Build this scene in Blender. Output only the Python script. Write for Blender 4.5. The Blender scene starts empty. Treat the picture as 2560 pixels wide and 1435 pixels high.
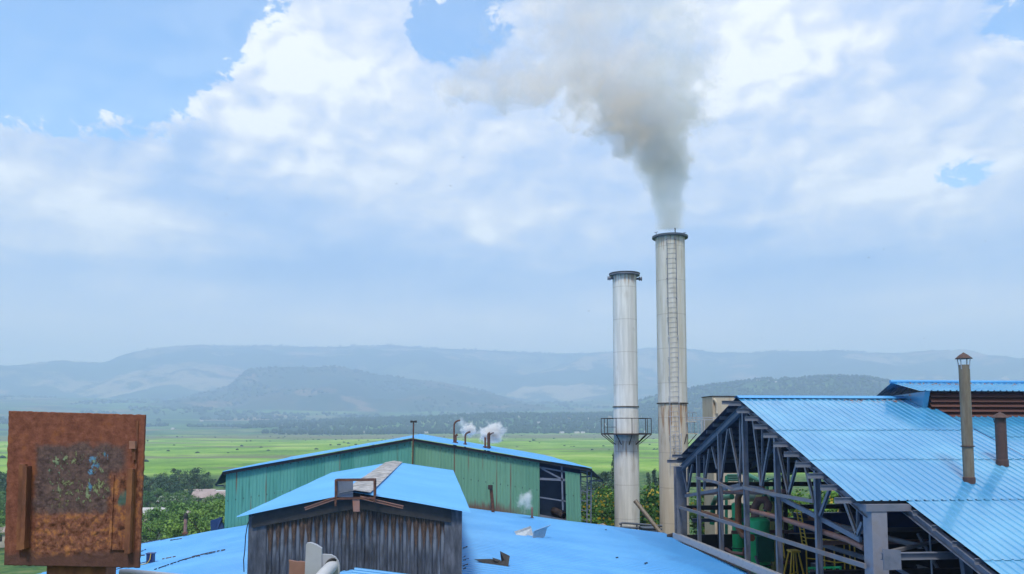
import bpy, math, random
from mathutils import Vector, noise as mn
random.seed(7)
R = math.radians
scn = bpy.context.scene
COL = scn.collection

# ------------------------------------------------------------------ camera
F, YAW, PITCH, H, HZ = 2000.0, R(5.14), R(4.5), 14.0, 1065.0
CY = HZ - F * math.tan(PITCH)
_h = Vector((math.sin(YAW), math.cos(YAW), 0)); _r = Vector((math.cos(YAW), -math.sin(YAW), 0))
_f = _h * math.cos(PITCH) + Vector((0, 0, math.sin(PITCH)))
_u = -_h * math.sin(PITCH) + Vector((0, 0, math.cos(PITCH)))
cam_d = bpy.data.cameras.new('camera'); cam = bpy.data.objects.new('camera', cam_d); COL.objects.link(cam)
cam.location = (0, 0, H); cam.rotation_euler = (R(90) + PITCH, 0, -YAW)
cam_d.sensor_width = 36; cam_d.lens = 36 * F / 2560; cam_d.shift_y = (CY - 717.5) / 2560
cam_d.clip_start = .05; cam_d.clip_end = 60000
scn.camera = cam
scn.view_settings.view_transform = 'Standard'; scn.view_settings.look = 'None'
scn.view_settings.exposure = 1.33; scn.view_settings.gamma = 1
cy_ = scn.cycles
cy_.max_bounces = 7; cy_.volume_bounces = 3; cy_.transparent_max_bounces = 12; cy_.use_denoising = True
cy_.caustics_reflective = False; cy_.caustics_refractive = False
cy_.volume_step_rate = 1.0; cy_.volume_max_steps = 256

def ray(px, py): return _f * F + _r * (px - 1280) + _u * (CY - py)
def pt(px, py, X=None, Y=None, Z=None):
    d = ray(px, py)
    t = X / d.x if X is not None else Y / d.y if Y is not None else (Z - H) / d.z
    return Vector((d.x * t, d.y * t, H + d.z * t))
def on_plane(px, py, p0, n):
    d = ray(px, py); o = Vector((0, 0, H))
    return o + d * ((p0 - o).dot(n) / d.dot(n))

# ------------------------------------------------------------------ node helper
class NG:
    def __init__(s, tree): s.t = tree; s.n = tree.nodes; s.l = tree.links
    def new(s, typ, **kw):
        nd = s.n.new(typ)
        for k, v in kw.items(): setattr(nd, k, v)
        return nd
    def put(s, sock, v):
        if isinstance(v, bpy.types.NodeSocket): s.l.new(v, sock)
        elif v is not None: sock.default_value = v
    def m(s, op, a, b=None, c=None, clamp=False):
        nd = s.new('ShaderNodeMath', operation=op, use_clamp=clamp)
        s.put(nd.inputs[0], a); s.put(nd.inputs[1], b)
        if c is not None: s.put(nd.inputs[2], c)
        return nd.outputs[0]
    def sm(s, v, lo, hi, a=0., b=1.):
        nd = s.new('ShaderNodeMapRange', interpolation_type='SMOOTHSTEP')
        for k, x in zip(range(5), (v, lo, hi, a, b)): s.put(nd.inputs[k], x)
        return nd.outputs[0]
    def vm(s, op, a, b=None):
        nd = s.new('ShaderNodeVectorMath', operation=op); s.put(nd.inputs[0], a)
        if b is not None: s.put(nd.inputs[1], b)
        return nd.outputs['Value'] if op in ('LENGTH', 'DOT_PRODUCT') else nd.outputs[0]
    def sep(s, v):
        nd = s.new('ShaderNodeSeparateXYZ'); s.put(nd.inputs[0], v); return nd.outputs
    def comb(s, x, y, z):
        nd = s.new('ShaderNodeCombineXYZ')
        for k, v in enumerate((x, y, z)): s.put(nd.inputs[k], v)
        return nd.outputs[0]
    def noise(s, vec, scale, detail=4, rough=.5, dist=0., col=False):
        nd = s.new('ShaderNodeTexNoise'); s.put(nd.inputs['Vector'], vec)
        nd.inputs['Scale'].default_value = scale; nd.inputs['Detail'].default_value = detail
        nd.inputs['Roughness'].default_value = rough; nd.inputs['Distortion'].default_value = dist
        return nd.outputs['Color' if col else 'Fac']
    def ramp(s, v, stops):
        nd = s.new('ShaderNodeValToRGB'); e = nd.color_ramp.elements
        while len(e) < len(stops): e.new(.5)
        for k, (p, c) in enumerate(stops): e[k].position = p; e[k].color = (*c, 1)
        s.put(nd.inputs[0], v); return nd.outputs[0]
    def mix(s, f, a, b, mode='MIX'):
        nd = s.new('ShaderNodeMix', data_type='RGBA', blend_type=mode); s.put(nd.inputs[0], f)
        for k, v in ((6, a), (7, b)):
            s.put(nd.inputs[k], (*v, 1) if isinstance(v, tuple) and len(v) == 3 else v)
        return nd.outputs[2]
    def curve(s, v, pts, lo, hi):                       # float curve over a range of v, values lo..hi
        x0, x1 = pts[0][0], pts[-1][0]
        nd = s.new('ShaderNodeFloatCurve'); c = nd.mapping.curves[0]
        while len(c.points) < len(pts): c.points.new(.5, .5)
        for k, (x, y) in enumerate(pts): c.points[k].location = ((x - x0) / (x1 - x0), (y - lo) / (hi - lo))
        nd.mapping.update()
        s.put(nd.inputs['Value'], s.m('DIVIDE', s.m('SUBTRACT', v, x0), x1 - x0, clamp=True))
        return s.m('MULTIPLY_ADD', nd.outputs[0], hi - lo, lo)

# ------------------------------------------------------------------ sun and sky
SUN_EL, SUN_AZ = R(57), R(-167)          # azimuth from +Y towards +X: behind and to one side of the camera
sd = bpy.data.lights.new('sun', 'SUN'); sd.energy = 1.5; sd.angle = R(11); sd.color = (1, .95, .87)
so = bpy.data.objects.new('sun', sd); COL.objects.link(so)
_sv = Vector((math.sin(SUN_AZ) * math.cos(SUN_EL), math.cos(SUN_AZ) * math.cos(SUN_EL), math.sin(SUN_EL)))
so.rotation_euler = _sv.to_track_quat('Z', 'Y').to_euler(); so.location = (0, 0, 60)

wd = bpy.data.worlds.new('World'); scn.world = wd; wd.use_nodes = True
g = NG(wd.node_tree); g.n.clear()
sky = g.new('ShaderNodeTexSky', sky_type='NISHITA', sun_disc=False, sun_elevation=SUN_EL, sun_rotation=SUN_AZ)
sky.air_density = 1.2; sky.dust_density = .4; sky.ozone_density = 2.0
D = g.vm('NORMALIZE', g.new('ShaderNodeTexCoord').outputs['Generated'])
dx, dy, dz = g.sep(D)
az = g.m('SUBTRACT', g.m('ARCTAN2', dx, dy), YAW)
el = g.m('ARCSINE', dz)
def azel(px, py):
    d = ray(px, py).normalized(); return math.atan2(d.x, d.y) - YAW, math.asin(d.z)
def blob(px, py, rx, ry):
    a0, e0 = azel(px, py)
    u = g.m('MULTIPLY', g.m('SUBTRACT', az, a0), F / rx); v = g.m('MULTIPLY', g.m('SUBTRACT', el, e0), F / ry)
    q = g.m('ADD', g.m('MULTIPLY', u, u), g.m('MULTIPLY', v, v))
    return g.m('EXPONENT', g.m('MULTIPLY', q, -1.0))
def blobs(base, lst):
    acc = base
    for amp, *b in lst: acc = g.m('MULTIPLY_ADD', blob(*b), amp, acc)
    return acc
P2 = g.comb(az, g.m('MULTIPLY', el, 1.5), 0.)
warp = g.vm('SCALE', g.vm('SUBTRACT', g.noise(P2, 9, 3, .55, col=True), (.5, .5, .5)))
warp.node.inputs['Scale'].default_value = .085
PW = g.vm('ADD', P2, warp)
n_big = g.noise(PW, 4.6, 9, .57)
n_fine = g.noise(PW, 17, 8, .62)
n_str = g.noise(g.comb(g.m('MULTIPLY', az, .55), g.m('MULTIPLY', el, 2.6), 3.3), 7, 6, .55)
def bil(P):
    acc = None
    for sc, w in ((10, .5), (24, .33)):
        vo = g.new('ShaderNodeTexVoronoi', feature='SMOOTH_F1'); g.put(vo.inputs['Vector'], P); vo.inputs['Scale'].default_value = sc; vo.inputs['Smoothness'].default_value = .35
        q = g.m('MULTIPLY', g.m('SUBTRACT', .55, vo.outputs['Distance']), w); acc = q if acc is None else g.m('ADD', acc, q)
    return acc
bl0 = bil(PW); bl1 = bil(g.vm('ADD', PW, (.012, -.022, 0)))
nn = g.m('ADD', g.m('MULTIPLY_ADD', n_big, 3.2, -1.6), g.m('MULTIPLY_ADD', n_fine, 2.2, -1.1))
nn = g.m('MULTIPLY_ADD', bl0, 3.0, nn)
holes = blobs(0., [(1.25, 90, 40, 330, 150), (1.0, 380, 50, 200, 130), (.7, 590, 10, 110, 70), (.75, 330, 200, 150, 110), (.5, 60, 230, 160, 70),
    (.62, 1120, 75, 120, 75), (.5, 1200, 20, 130, 60), (.66, 2395, 430, 70, 34), (.6, 2560, 30, 80, 60)])
hs = g.sm(holes, .02, .45)
n_edge = g.noise(PW, 52, 7, .66)
nn = g.m('MULTIPLY_ADD', n_edge, 3.6, g.m('SUBTRACT', nn, 1.8))
cov = g.m('MULTIPLY_ADD', holes, -2.5, g.m('MULTIPLY_ADD', nn, g.m('MULTIPLY_ADD', hs, .95, .12), .88))
cov = blobs(cov, [(.9, 740, 170, 200, 120), (.8, 560, 260, 120, 90), (.7, 450, 330, 100, 50), (1.25, 268, 285, 95, 32), (.6, 90, 400, 160, 50), (.4, 640, 110, 60, 40), (1.3, 372, 188, 45, 16), (.7, 1000, 40, 60, 60)])
alpha = g.sm(cov, -.35, .55)
thin = g.sm(el, .0, .20, .75, .16)                     # thin veil that thickens towards the horizon
alpha = g.m('MAXIMUM', alpha, thin)
wht = blobs(g.m('ADD', g.m('MULTIPLY_ADD', n_big, 3.0, -1.5), g.m('MULTIPLY', g.m('SUBTRACT', n_str, .5), g.sm(el, .12, .36, 3.6, 1.4))), [
    (.75, 760, 130, 260, 130), (.45, 520, 290, 140, 70), (.35, 1050, 420, 260, 160), (.6, 1950, 130, 280, 150),
    (.35, 2280, 330, 300, 140), (1.1, 1205, 583, 42, 20), (.8, 1860, 550, 90, 26), (.7, 720, 632, 60, 18), (.6, 1490, 590, 40, 30), (.5, 540, 625, 60, 16), (.6, 2250, 465, 150, 26), (.45, 300, 560, 150, 60), (.2, 120, 420, 200, 80),
    (-.6, 640, 540, 260, 90), (-.8, 620, 700, 520, 70), (-.75, 1300, 690, 400, 70), (-.75, 2050, 690, 400, 80), (-.3, 350, 420, 120, 50),
    (-.25, 2300, 130, 80, 60), (.35, 2450, 430, 200, 60), (-.3, 1850, 400, 130, 90)])
relief = g.m('SUBTRACT', n_fine, g.noise(g.vm('ADD', PW, (.010, -.014, 0)), 17, 8, .62))
wht = g.m('MULTIPLY_ADD', relief, 1.4, wht)
puffy = blobs(g.m('MULTIPLY', g.sm(el, .12, .4), .35), [(.9, 650, 180, 330, 190), (.7, 150, 370, 260, 80), (.5, 2050, 150, 420, 200), (.6, 1205, 590, 90, 40), (.5, 1850, 560, 150, 50), (.4, 2300, 450, 250, 60), (.5, 280, 290, 150, 60)])
wht = g.m('ADD', wht, g.m('MULTIPLY', g.m('MULTIPLY', g.m('SUBTRACT', bl0, bl1), 3.6), puffy))
edge = g.m('MULTIPLY', g.sm(cov, .75, .12), .14)
edge = g.m('MULTIPLY', edge, g.sm(el, .1, .25))
wht = g.m('ADD', wht, edge)
ccol = g.ramp(g.m('MULTIPLY_ADD', wht, .46, .60, clamp=True), [(0, (.150, .225, .40)), (.3, (.205, .270, .420)), (.55, (.285, .325, .43)), (.8, (.395, .405, .445)), (1, (.50, .50, .505))])
ccol = g.mix(g.sm(el, .04, .20, .9, 0), ccol, (.74, .66, .58))
b1 = g.new('ShaderNodeBackground'); b1.inputs[1].default_value = .085
skyc = g.mix(1., sky.outputs[0], (.66, .98, 1.26), 'MULTIPLY')
g.put(b1.inputs[0], skyc)
b2 = g.new('ShaderNodeBackground'); g.put(b2.inputs[0], ccol); b2.inputs[1].default_value = 1.0
mx = g.new('ShaderNodeMixShader'); g.put(mx.inputs[0], alpha); g.l.new(b1.outputs[0], mx.inputs[1]); g.l.new(b2.outputs[0], mx.inputs[2])
ow = g.new('ShaderNodeOutputWorld'); g.l.new(mx.outputs[0], ow.inputs[0])
wd.cycles.sampling_method = 'MANUAL'; wd.cycles.sample_map_resolution = 512

# ------------------------------------------------------------------ materials
def newmat(name):
    m = bpy.data.materials.new(name); m.use_nodes = True
    g = NG(m.node_tree); b = g.n['Principled BSDF']
    return m, g, b
def bump(g, b, hgt, dist=.01, strength=.5):
    nd = g.new('ShaderNodeBump'); nd.inputs['Strength'].default_value = strength; nd.inputs['Distance'].default_value = dist
    g.put(nd.inputs['Height'], hgt); g.l.new(nd.outputs[0], b.inputs['Normal'])
def ocoord(g, st=(1, 1, 1)):
    v = g.new('ShaderNodeTexCoord').outputs['Object']
    return g.vm('MULTIPLY', v, st) if st != (1, 1, 1) else v
def mk(name, cols, scale=3., rough=.6, metal=0., st=(1, 1, 1), bmp=0., bs=30., detail=5, lo=.3, hi=.7, spec=.5):
    m, g, b = newmat(name)
    v = ocoord(g, st); f = g.noise(v, scale, detail, .6)
    k = len(cols)
    stops = [(lo + (hi - lo) * i / max(1, k - 1), c) for i, c in enumerate(cols)]
    g.put(b.inputs['Base Color'], g.ramp(f, stops))
    b.inputs['Roughness'].default_value = rough; b.inputs['Metallic'].default_value = metal
    b.inputs['Specular IOR Level'].default_value = spec
    if bmp: bump(g, b, g.noise(ocoord(g), bs, 4, .6), bmp)
    return m
M = {}
M['steel_blue_grey'] = mk('painted_steel', [(.09, .11, .15), (.14, .16, .21), (.165, .17, .21)], 1.6, .55, bmp=.002)
M['steel_post'] = mk('mid_grey_paint', [(.17, .18, .22), (.22, .23, .28), (.20, .19, .20)], 1.1, .55, bmp=.002)
M['steel_dark'] = mk('dark_painted_steel', [(.05, .07, .10), (.08, .10, .14)], 2, .5)
M['steel_light'] = mk('light_grey_paint', [(.28, .30, .36), (.36, .38, .44), (.33, .33, .36)], 5, .5, bmp=.002)
M['rust_dark'] = mk('dark_rust', [(.05, .022, .016), (.10, .042, .028), (.16, .065, .035)], 7, .85, bmp=.004)
M['rust_girt'] = mk('rusting_grey_steel', [(.17, .175, .205), (.19, .18, .19), (.23, .14, .10)], 1.3, .65, lo=.4, hi=.72)
M['rust_pipe'] = mk('rusty_pipe', [(.20, .10, .08), (.28, .15, .12), (.30, .12, .07)], 2.5, .75)
M['black'] = mk('blackened_steel', [(.012, .012, .014), (.03, .028, .028)], 4, .7)
M['black_rust'] = mk('blackened_rusty_steel', [(.02, .018, .018), (.05, .03, .025)], 4, .8)
M['brown_louver'] = mk('brown_louvre_paint', [(.085, .032, .026), (.12, .045, .035)], 3, .6, st=(.3, 1, 1))
M['galv'] = mk('galvanised_sheet', [(.42, .47, .52), (.55, .60, .64), (.62, .66, .70)], 9, .38, .35)
M['white_paint'] = mk('white_paint', [(.36, .38, .42), (.50, .51, .53)], 6, .5)
M['green_tank'] = mk('green_paint', [(.02, .45, .15), (.035, .62, .22), (.05, .66, .28)], 1.2, .35)
M['green_dark'] = mk('dark_green_paint', [(.012, .12, .075), (.02, .18, .11)], 2, .4)
M['yellow_pale'] = mk('pale_yellow_paint', [(.50, .48, .12), (.60, .56, .20)], 1.5, .5)
M['yellow'] = mk('yellow_paint', [(.50, .33, .02), (.62, .42, .03)], 6, .5)
M['orange_pipe'] = mk('orange_brown_paint', [(.22, .075, .025), (.32, .12, .035)], 3, .5)
M['ridge_cap'] = mk('weathered_grey_sheet', [(.20, .20, .21), (.33, .32, .32), (.46, .45, .45)], 2.2, .6, st=(2, .5, 1), bmp=.004)
M['concrete_gutter'] = mk('stained_pale_metal', [(.10, .11, .14), (.36, .38, .43), (.44, .45, .48)], 2.2, .6, st=(.5, 1.2, 3), lo=.22, hi=.5)
M['wood_post'] = mk('weathered_brown_metal', [(.105, .08, .055), (.155, .125, .09), (.20, .17, .13)], 3, .55, st=(3, 3, .5), spec=.6)
M['vent_brown'] = mk('brown_vent_paint', [(.055, .03, .028), (.085, .045, .04)], 5, .6)
M['cable'] = mk('black_cable', [(.012, .014, .02), (.02, .022, .03)], 4, .5)
M['blue_plastic'] = mk('dark_blue_plastic', [(.01, .02, .09), (.02, .04, .16)], 12, .4)
M['deep_blue'] = mk('deep_blue_sheet', [(.012, .04, .15), (.02, .06, .21)], 1, .45)
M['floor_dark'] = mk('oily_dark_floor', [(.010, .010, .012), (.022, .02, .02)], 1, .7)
M['trunk'] = mk('bark', [(.05, .035, .025), (.09, .07, .055)], 6, .9, st=(3, 3, .6))
M['tank_beige'] = mk('stained_beige_steel', [(.30, .14, .07), (.44, .37, .28), (.50, .45, .37)], 1.6, .6, st=(2.2, 2.2, .35), lo=.28, hi=.5)
M['bird'] = mk('dark_feathers', [(.01, .01, .012), (.025, .022, .022)], 20, .8)

def roof_mat(name, c, sheen, dirt, rough, along):
    m, g, b = newmat(name); v = ocoord(g)
    st = g.noise(g.vm('MULTIPLY', v, (.35, 3., .35) if along == 'x' else (3., .35, .35)), 1.1, 5, .6)
    pa = g.noise(v, .35, 5, .6); sp = g.noise(v, 5, 4, .7)
    col = g.mix(g.sm(pa, .35, .7), c, sheen)
    col = g.mix(g.m('MULTIPLY', g.sm(st, .52, .8), .35), col, dirt)
    col = g.mix(g.m('MULTIPLY', g.sm(sp, .66, .8), .25), col, dirt)
    lx, ly, lz = g.sep(v); rs = g.noise(g.vm('MULTIPLY', v, (2.2, 1.2, 1.)), 3.2, 5, .7)
    if along == 'y':                                     # rust where the sheets meet the ridge, scuffs lower down
        rm = g.m('MULTIPLY', g.m('MULTIPLY', g.sm(ly, -.95, -.55), g.sm(ly, -.18, -.35)), g.m('MULTIPLY', g.sm(lx, 4.2, 5.0), g.sm(rs, .52, .60)))
        r2 = g.m('MULTIPLY', g.sm(rs, .70, .76), .7)
        col = g.mix(g.m('MAXIMUM', rm, r2), col, (.17, .085, .06))
    else:                                                # a darker, deeper blue tongue beside the gutter and thin rusty runs
        dark_tongue = g.sm(g.m('ADD', g.m('MULTIPLY', lx, .2), g.m('MULTIPLY', pa, 2.)), 3.55, 3.95)
        col = g.mix(g.m('MULTIPLY', dark_tongue, .6), col, (.025, .19, .50))
        col = g.mix(g.m('MULTIPLY', g.sm(rs, .72, .78), .5), col, (.13, .12, .13))
    g.put(b.inputs['Base Color'], col)
    g.put(b.inputs['Roughness'], g.m('MULTIPLY_ADD', pa, .22, rough - .11))
    b.inputs['Specular IOR Level'].default_value = .6
    bump(g, b, g.noise(v, 1.3, 3), .02, .25)
    return m
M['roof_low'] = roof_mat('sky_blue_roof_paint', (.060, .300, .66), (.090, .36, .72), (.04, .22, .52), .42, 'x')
M['roof_monitor'] = roof_mat('pale_blue_roof_paint', (.085, .34, .70), (.115, .39, .75), (.07, .27, .60), .5, 'x')
M['roof_shed'] = roof_mat('glossy_blue_roof_paint', (.042, .255, .50), (.10, .36, .59), (.03, .16, .33), .22, 'y')
_b = M['roof_shed'].node_tree.nodes['Principled BSDF']; _b.inputs['Coat Weight'].default_value = .7; _b.inputs['Coat Roughness'].default_value = .09; _b.inputs['Coat IOR'].default_value = 1.6
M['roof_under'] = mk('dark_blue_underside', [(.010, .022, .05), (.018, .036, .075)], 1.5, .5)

def wall_green(name, a, b_, base_rust):
    m, g, b = newmat(name); v = ocoord(g); x, y, z = g.sep(v)
    n1 = g.noise(g.vm('MULTIPLY', v, (3.2, 3.2, .25)), 1.5, 5, .65)
    panel = g.noise(g.comb(g.m('FLOOR', g.m('MULTIPLY', x, 1.15)), 0., 0.), 3.7, 0)
    col = g.mix(g.sm(panel, .35, .65), a, b_)
    col = g.mix(g.m('MULTIPLY', g.sm(n1, .5, .75), .55), col, tuple(c * .55 for c in a))
    seam = g.m('PINGPONG', g.m('MULTIPLY', x, 1.15), .5)
    ss = g.noise(g.comb(g.m('FLOOR', g.m('ADD', g.m('MULTIPLY', x, 1.15), .5)), g.m('MULTIPLY', z, .12), 5.), 2.3, 2)
    col = g.mix(g.m('MULTIPLY', g.sm(seam, .07, .02), g.sm(ss, .50, .68)), col, (.16, .10, .065))
    # screw heads in rows
    gx = g.m('PINGPONG', g.m('MULTIPLY', x, 2.2), .5); gz = g.m('PINGPONG', g.m('ADD', g.m('MULTIPLY', z, .62), g.m('MULTIPLY', g.m('ABSOLUTE', x), .10)), .5)
    dot = g.m('MULTIPLY', g.sm(gx, .07, .04), g.sm(gz, .035, .02))
    col = g.mix(g.m('MULTIPLY', dot, .8), col, (.03, .05, .045))
    if base_rust:
        e = g.m('ADD', g.m('SUBTRACT', z, 9.42), g.m('MULTIPLY', g.m('SUBTRACT', n1, .5), 1.3))
        e = g.m('ADD', e, g.m('MULTIPLY', x, .137))
        lim = g.sm(x, 5.2, 7.6, 1.0, 0.0)
        col = g.mix(g.m('MULTIPLY', g.sm(e, .62, .12), lim), col, (.16, .11, .085))
    g.put(b.inputs['Base Color'], col); b.inputs['Roughness'].default_value = .6
    b.inputs['Specular IOR Level'].default_value = .35
    return m
M['wall_teal'] = wall_green('teal_green_cladding', (.062, .255, .21), (.105, .33, .275), False)
M['wall_green'] = wall_green('grass_green_cladding', (.115, .27, .18), (.15, .32, .215), True)

def stack_mat(name, c1, c2, rust_rings, amt):
    m, g, b = newmat(name); v = ocoord(g); x, y, z = g.sep(v)
    ang = g.m('ARCTAN2', x, y)
    vs = g.comb(g.m('MULTIPLY', g.m('SINE', ang), 2.2), g.m('MULTIPLY', g.m('COSINE', ang), 2.2), g.m('MULTIPLY', z, .13))
    n1 = g.noise(vs, 1.6, 5, .6); n2 = g.noise(vs, 3.4, 4, .65); n3 = g.noise(v, 1.2, 5, .65)
    col = g.mix(g.sm(n1, .38, .66), c1, c2)
    col = g.mix(g.m('MULTIPLY', g.sm(n3, .6, .78), .3), col, (.22, .20, .16))
    acc = None
    for zr, ln in rust_rings:
        d = g.m('SUBTRACT', zr, z)
        w = g.m('MULTIPLY', g.sm(d, ln, 0.), g.m('GREATER_THAN', d, 0.))
        w = g.m('MULTIPLY', g.sm(g.m('ADD', n2, g.m('MULTIPLY', w, .30)), .73, .87), g.sm(d, ln, ln * .6))
        w = g.m('MULTIPLY', w, g.m('GREATER_THAN', d, 0.))
        acc = w if acc is None else g.m('MAXIMUM', acc, w)
    col = g.mix(g.m('MULTIPLY', acc, amt), col, g.ramp(n1, [(.35, (.22, .085, .03)), (.65, (.34, .19, .09))]))
    seam = g.m('PINGPONG', g.m('ADD', z, .4), 1.25)
    col = g.mix(g.m('MULTIPLY', g.sm(seam, .035, .012), .30), col, (.14, .12, .10))
    dn = g.noise(g.vm('MULTIPLY', v, (1., 1., .5)), .9, 4)
    col = g.mix(g.m('MULTIPLY', g.sm(dn, .55, .7), .28), col, (.30, .27, .22))
    g.put(b.inputs['Base Color'], col); b.inputs['Roughness'].default_value = .5
    bump(g, b, g.m('ADD', g.noise(v, 1.2, 4), g.m('MULTIPLY', g.sm(seam, .05, .0), .3)), .03, .5)
    return m

def leaf_mat(name, a, b_, c, sc=.55):
    m, g, b = newmat(name); v = ocoord(g)
    oi = g.new('ShaderNodeObjectInfo').outputs['Random']
    f = g.noise(g.vm('ADD', v, g.comb(g.m('MULTIPLY', oi, 37.), 0., 0.)), sc, 4, .7)
    col = g.ramp(f, [(.32, a), (.5, b_), (.68, c)])
    col = g.mix(1., col, g.comb(g.m('MULTIPLY_ADD', oi, .4, .8), g.m('MULTIPLY_ADD', oi, .25, .9), .9), 'MULTIPLY')
    g.put(b.inputs['Base Color'], col); b.inputs['Roughness'].default_value = .7
    b.inputs['Specular IOR Level'].default_value = .25
    return m
M['leaf_dark'] = leaf_mat('dark_blue_green_leaves', (.034, .068, .050), (.052, .105, .065), (.085, .15, .075))
M['leaf_mid'] = leaf_mat('mid_green_leaves', (.048, .10, .045), (.08, .165, .062), (.13, .24, .08))
M['leaf_bright'] = leaf_mat('bright_green_leaves', (.065, .14, .035), (.115, .225, .05), (.20, .32, .08))
M['leaf_shrub'] = leaf_mat('yellow_green_leaves', (.035, .10, .018), (.07, .17, .028), (.15, .26, .04))
M['petal'] = mk('yellow_petals', [(.62, .42, .02), (.72, .52, .05)], 3, .6)
M['forest'] = leaf_mat('far_wood_leaves', (.006, .020, .026), (.012, .034, .034), (.022, .052, .042), .01)
M['house_wall'] = mk('pale_plaster', [(.42, .38, .34), (.55, .50, .45)], 1, .8)
M['house_roof'] = mk('bright_sheet_roof', [(.36, .36, .37), (.50, .50, .50)], .5, .45)
M['house_roof_pink'] = mk('faded_pinkish_sheet_roof', [(.26, .20, .19), (.36, .30, .29)], .8, .55)

# ------------------------------------------------------------------ mesh builder
ORG = {}
class MB:
    def __init__(s): s.v = []; s.f = []; s.s = []
    def add(s, vs, fs, smooth=False):
        o = len(s.v); s.v += [Vector(v) for v in vs]; s.f += [[i + o for i in f] for f in fs]; s.s += [smooth] * len(fs); return s
    def hexa(s, p): return s.add(p, [(0, 3, 2, 1), (4, 5, 6, 7), (0, 1, 5, 4), (1, 2, 6, 5), (2, 3, 7, 6), (3, 0, 4, 7)])
    def box(s, lo, hi):
        a, b = lo, hi
        return s.hexa([(a[0], a[1], a[2]), (b[0], a[1], a[2]), (b[0], b[1], a[2]), (a[0], b[1], a[2]),
                       (a[0], a[1], b[2]), (b[0], a[1], b[2]), (b[0], b[1], b[2]), (a[0], b[1], b[2])])
    def frame(s, p0, p1, up):
        d = (Vector(p1) - Vector(p0)).normalized(); up = Vector(up)
        x = d.cross(up)
        if x.length < 1e-5: x = d.cross(Vector((1, 0, 0)))
        x.normalize(); return d, x, x.cross(d).normalized()
    def bar(s, p0, p1, w, t, up=(0, 0, 1)):
        p0, p1 = Vector(p0), Vector(p1); d, x, y = s.frame(p0, p1, up)
        q = [x * (-w / 2) - y * (t / 2), x * (w / 2) - y * (t / 2), x * (w / 2) + y * (t / 2), x * (-w / 2) + y * (t / 2)]
        return s.hexa([p0 + k for k in q] + [p1 + k for k in q])
    def sect(s, p0, p1, prof, up=(0, 0, 1)):            # open profile of a rolled steel section, given thickness by its outline
        p0, p1 = Vector(p0), Vector(p1); d, x, y = s.frame(p0, p1, up); n = len(prof)
        vs = [p0 + x * a + y * b for a, b in prof] + [p1 + x * a + y * b for a, b in prof]
        return s.add(vs, [(i, (i + 1) % n, n + (i + 1) % n, n + i) for i in range(n)] + [list(range(n))[::-1], list(range(n, 2 * n))])
    def ibeam(s, p0, p1, w, h, t=.02, up=(0, 0, 1)):
        a, b = w / 2, h / 2; k = t / 2
        return s.sect(p0, p1, [(-a, -b), (a, -b), (a, -b + t), (k, -b + t), (k, b - t), (a, b - t), (a, b), (-a, b), (-a, b - t), (-k, b - t), (-k, -b + t), (-a, -b + t)], up)
    def channel(s, p0, p1, w, h, t=.015, up=(0, 0, 1)):
        a, b = w / 2, h / 2
        return s.sect(p0, p1, [(-a, -b), (a, -b), (a, -b + t), (-a + t, -b + t), (-a + t, b - t), (a, b - t), (a, b), (-a, b)], up)
    def tube(s, pts, r, n=10, cap=True, taper=None):
        pts = [Vector(p) for p in pts]; rings = []; px = None
        for i, p in enumerate(pts):
            d = (pts[min(i + 1, len(pts) - 1)] - pts[max(i - 1, 0)]).normalized()
            if px is None:
                px = d.cross(Vector((0, 0, 1)));
                if px.length < 1e-3: px = Vector((1, 0, 0))
            px = (px - d * px.dot(d)).normalized(); py = d.cross(px)
            rr = r if taper is None else taper[i]
            rings.append([p + (px * math.cos(2 * math.pi * k / n) + py * math.sin(2 * math.pi * k / n)) * rr for k in range(n)])
        vs = [v for rg in rings for v in rg]
        fs = [(i * n + k, i * n + (k + 1) % n, (i + 1) * n + (k + 1) % n, (i + 1) * n + k) for i in range(len(pts) - 1) for k in range(n)]
        s.add(vs, fs, True)
        if cap: s.add(rings[0], [list(range(n))[::-1]]); s.add(rings[-1], [list(range(n))])
        return s
    def lathe(s, c, prof, n=32, smooth=True):           # prof: (radius, z) pairs about a vertical axis through c
        c = Vector(c); vs = []
        for r, z in prof: vs += [c + Vector((r * math.cos(2 * math.pi * k / n), r * math.sin(2 * math.pi * k / n), z)) for k in range(n)]
        for i in range(len(prof) - 1):
            s.add(vs[i * n:(i + 2) * n], [(k, (k + 1) % n, n + (k + 1) % n, n + k) for k in range(n)], smooth)
        return s
    def prism(s, poly, ext):
        n = len(poly); ext = Vector(ext); p = [Vector(q) for q in poly]
        return s.add(p + [q + ext for q in p], [list(range(n))[::-1], list(range(n, 2 * n))] + [(i, (i + 1) % n, n + (i + 1) % n, n + i) for i in range(n)])
    def corr(s, A0, A1, B0, B1, period, hgt, prof=((0, 0), (.5, 0), (.6, 1), (.9, 1)), ns=8, wave=.0, u0=0., u1=1., lift0=0., lift1=0., thick=.0, seed=0):
        # ribbed sheet: ribs run from edge A0-A1 to edge B0-B1
        A0, A1, B0, B1 = map(Vector, (A0, A1, B0, B1))
        nr = max(1, round(max((A1 - A0).length, (B1 - B0).length) / period))
        nrm = (A1 - A0).cross(B0 - A0)
        if nrm.z < 0 or (abs(nrm.z) < 1e-6 and nrm.y > 0): nrm = -nrm
        nrm.normalize()
        ts = [((i + p) / nr, h) for i in range(nr) for p, h in prof] + [(1, prof[0][1])]
        m = len(ts); vs = []
        for j in range(ns + 1):
            u = u0 + (u1 - u0) * j / ns; lf = lift0 + (lift1 - lift0) * j / ns
            for t, h in ts:
                p = (A0.lerp(A1, t)).lerp(B0.lerp(B1, t), u)
                w = mn.noise(Vector((p.x * .35 + seed, p.y * .35, p.z * .35))) * wave if wave else 0
                vs.append(p + nrm * (h * hgt + lf + w))
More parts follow.
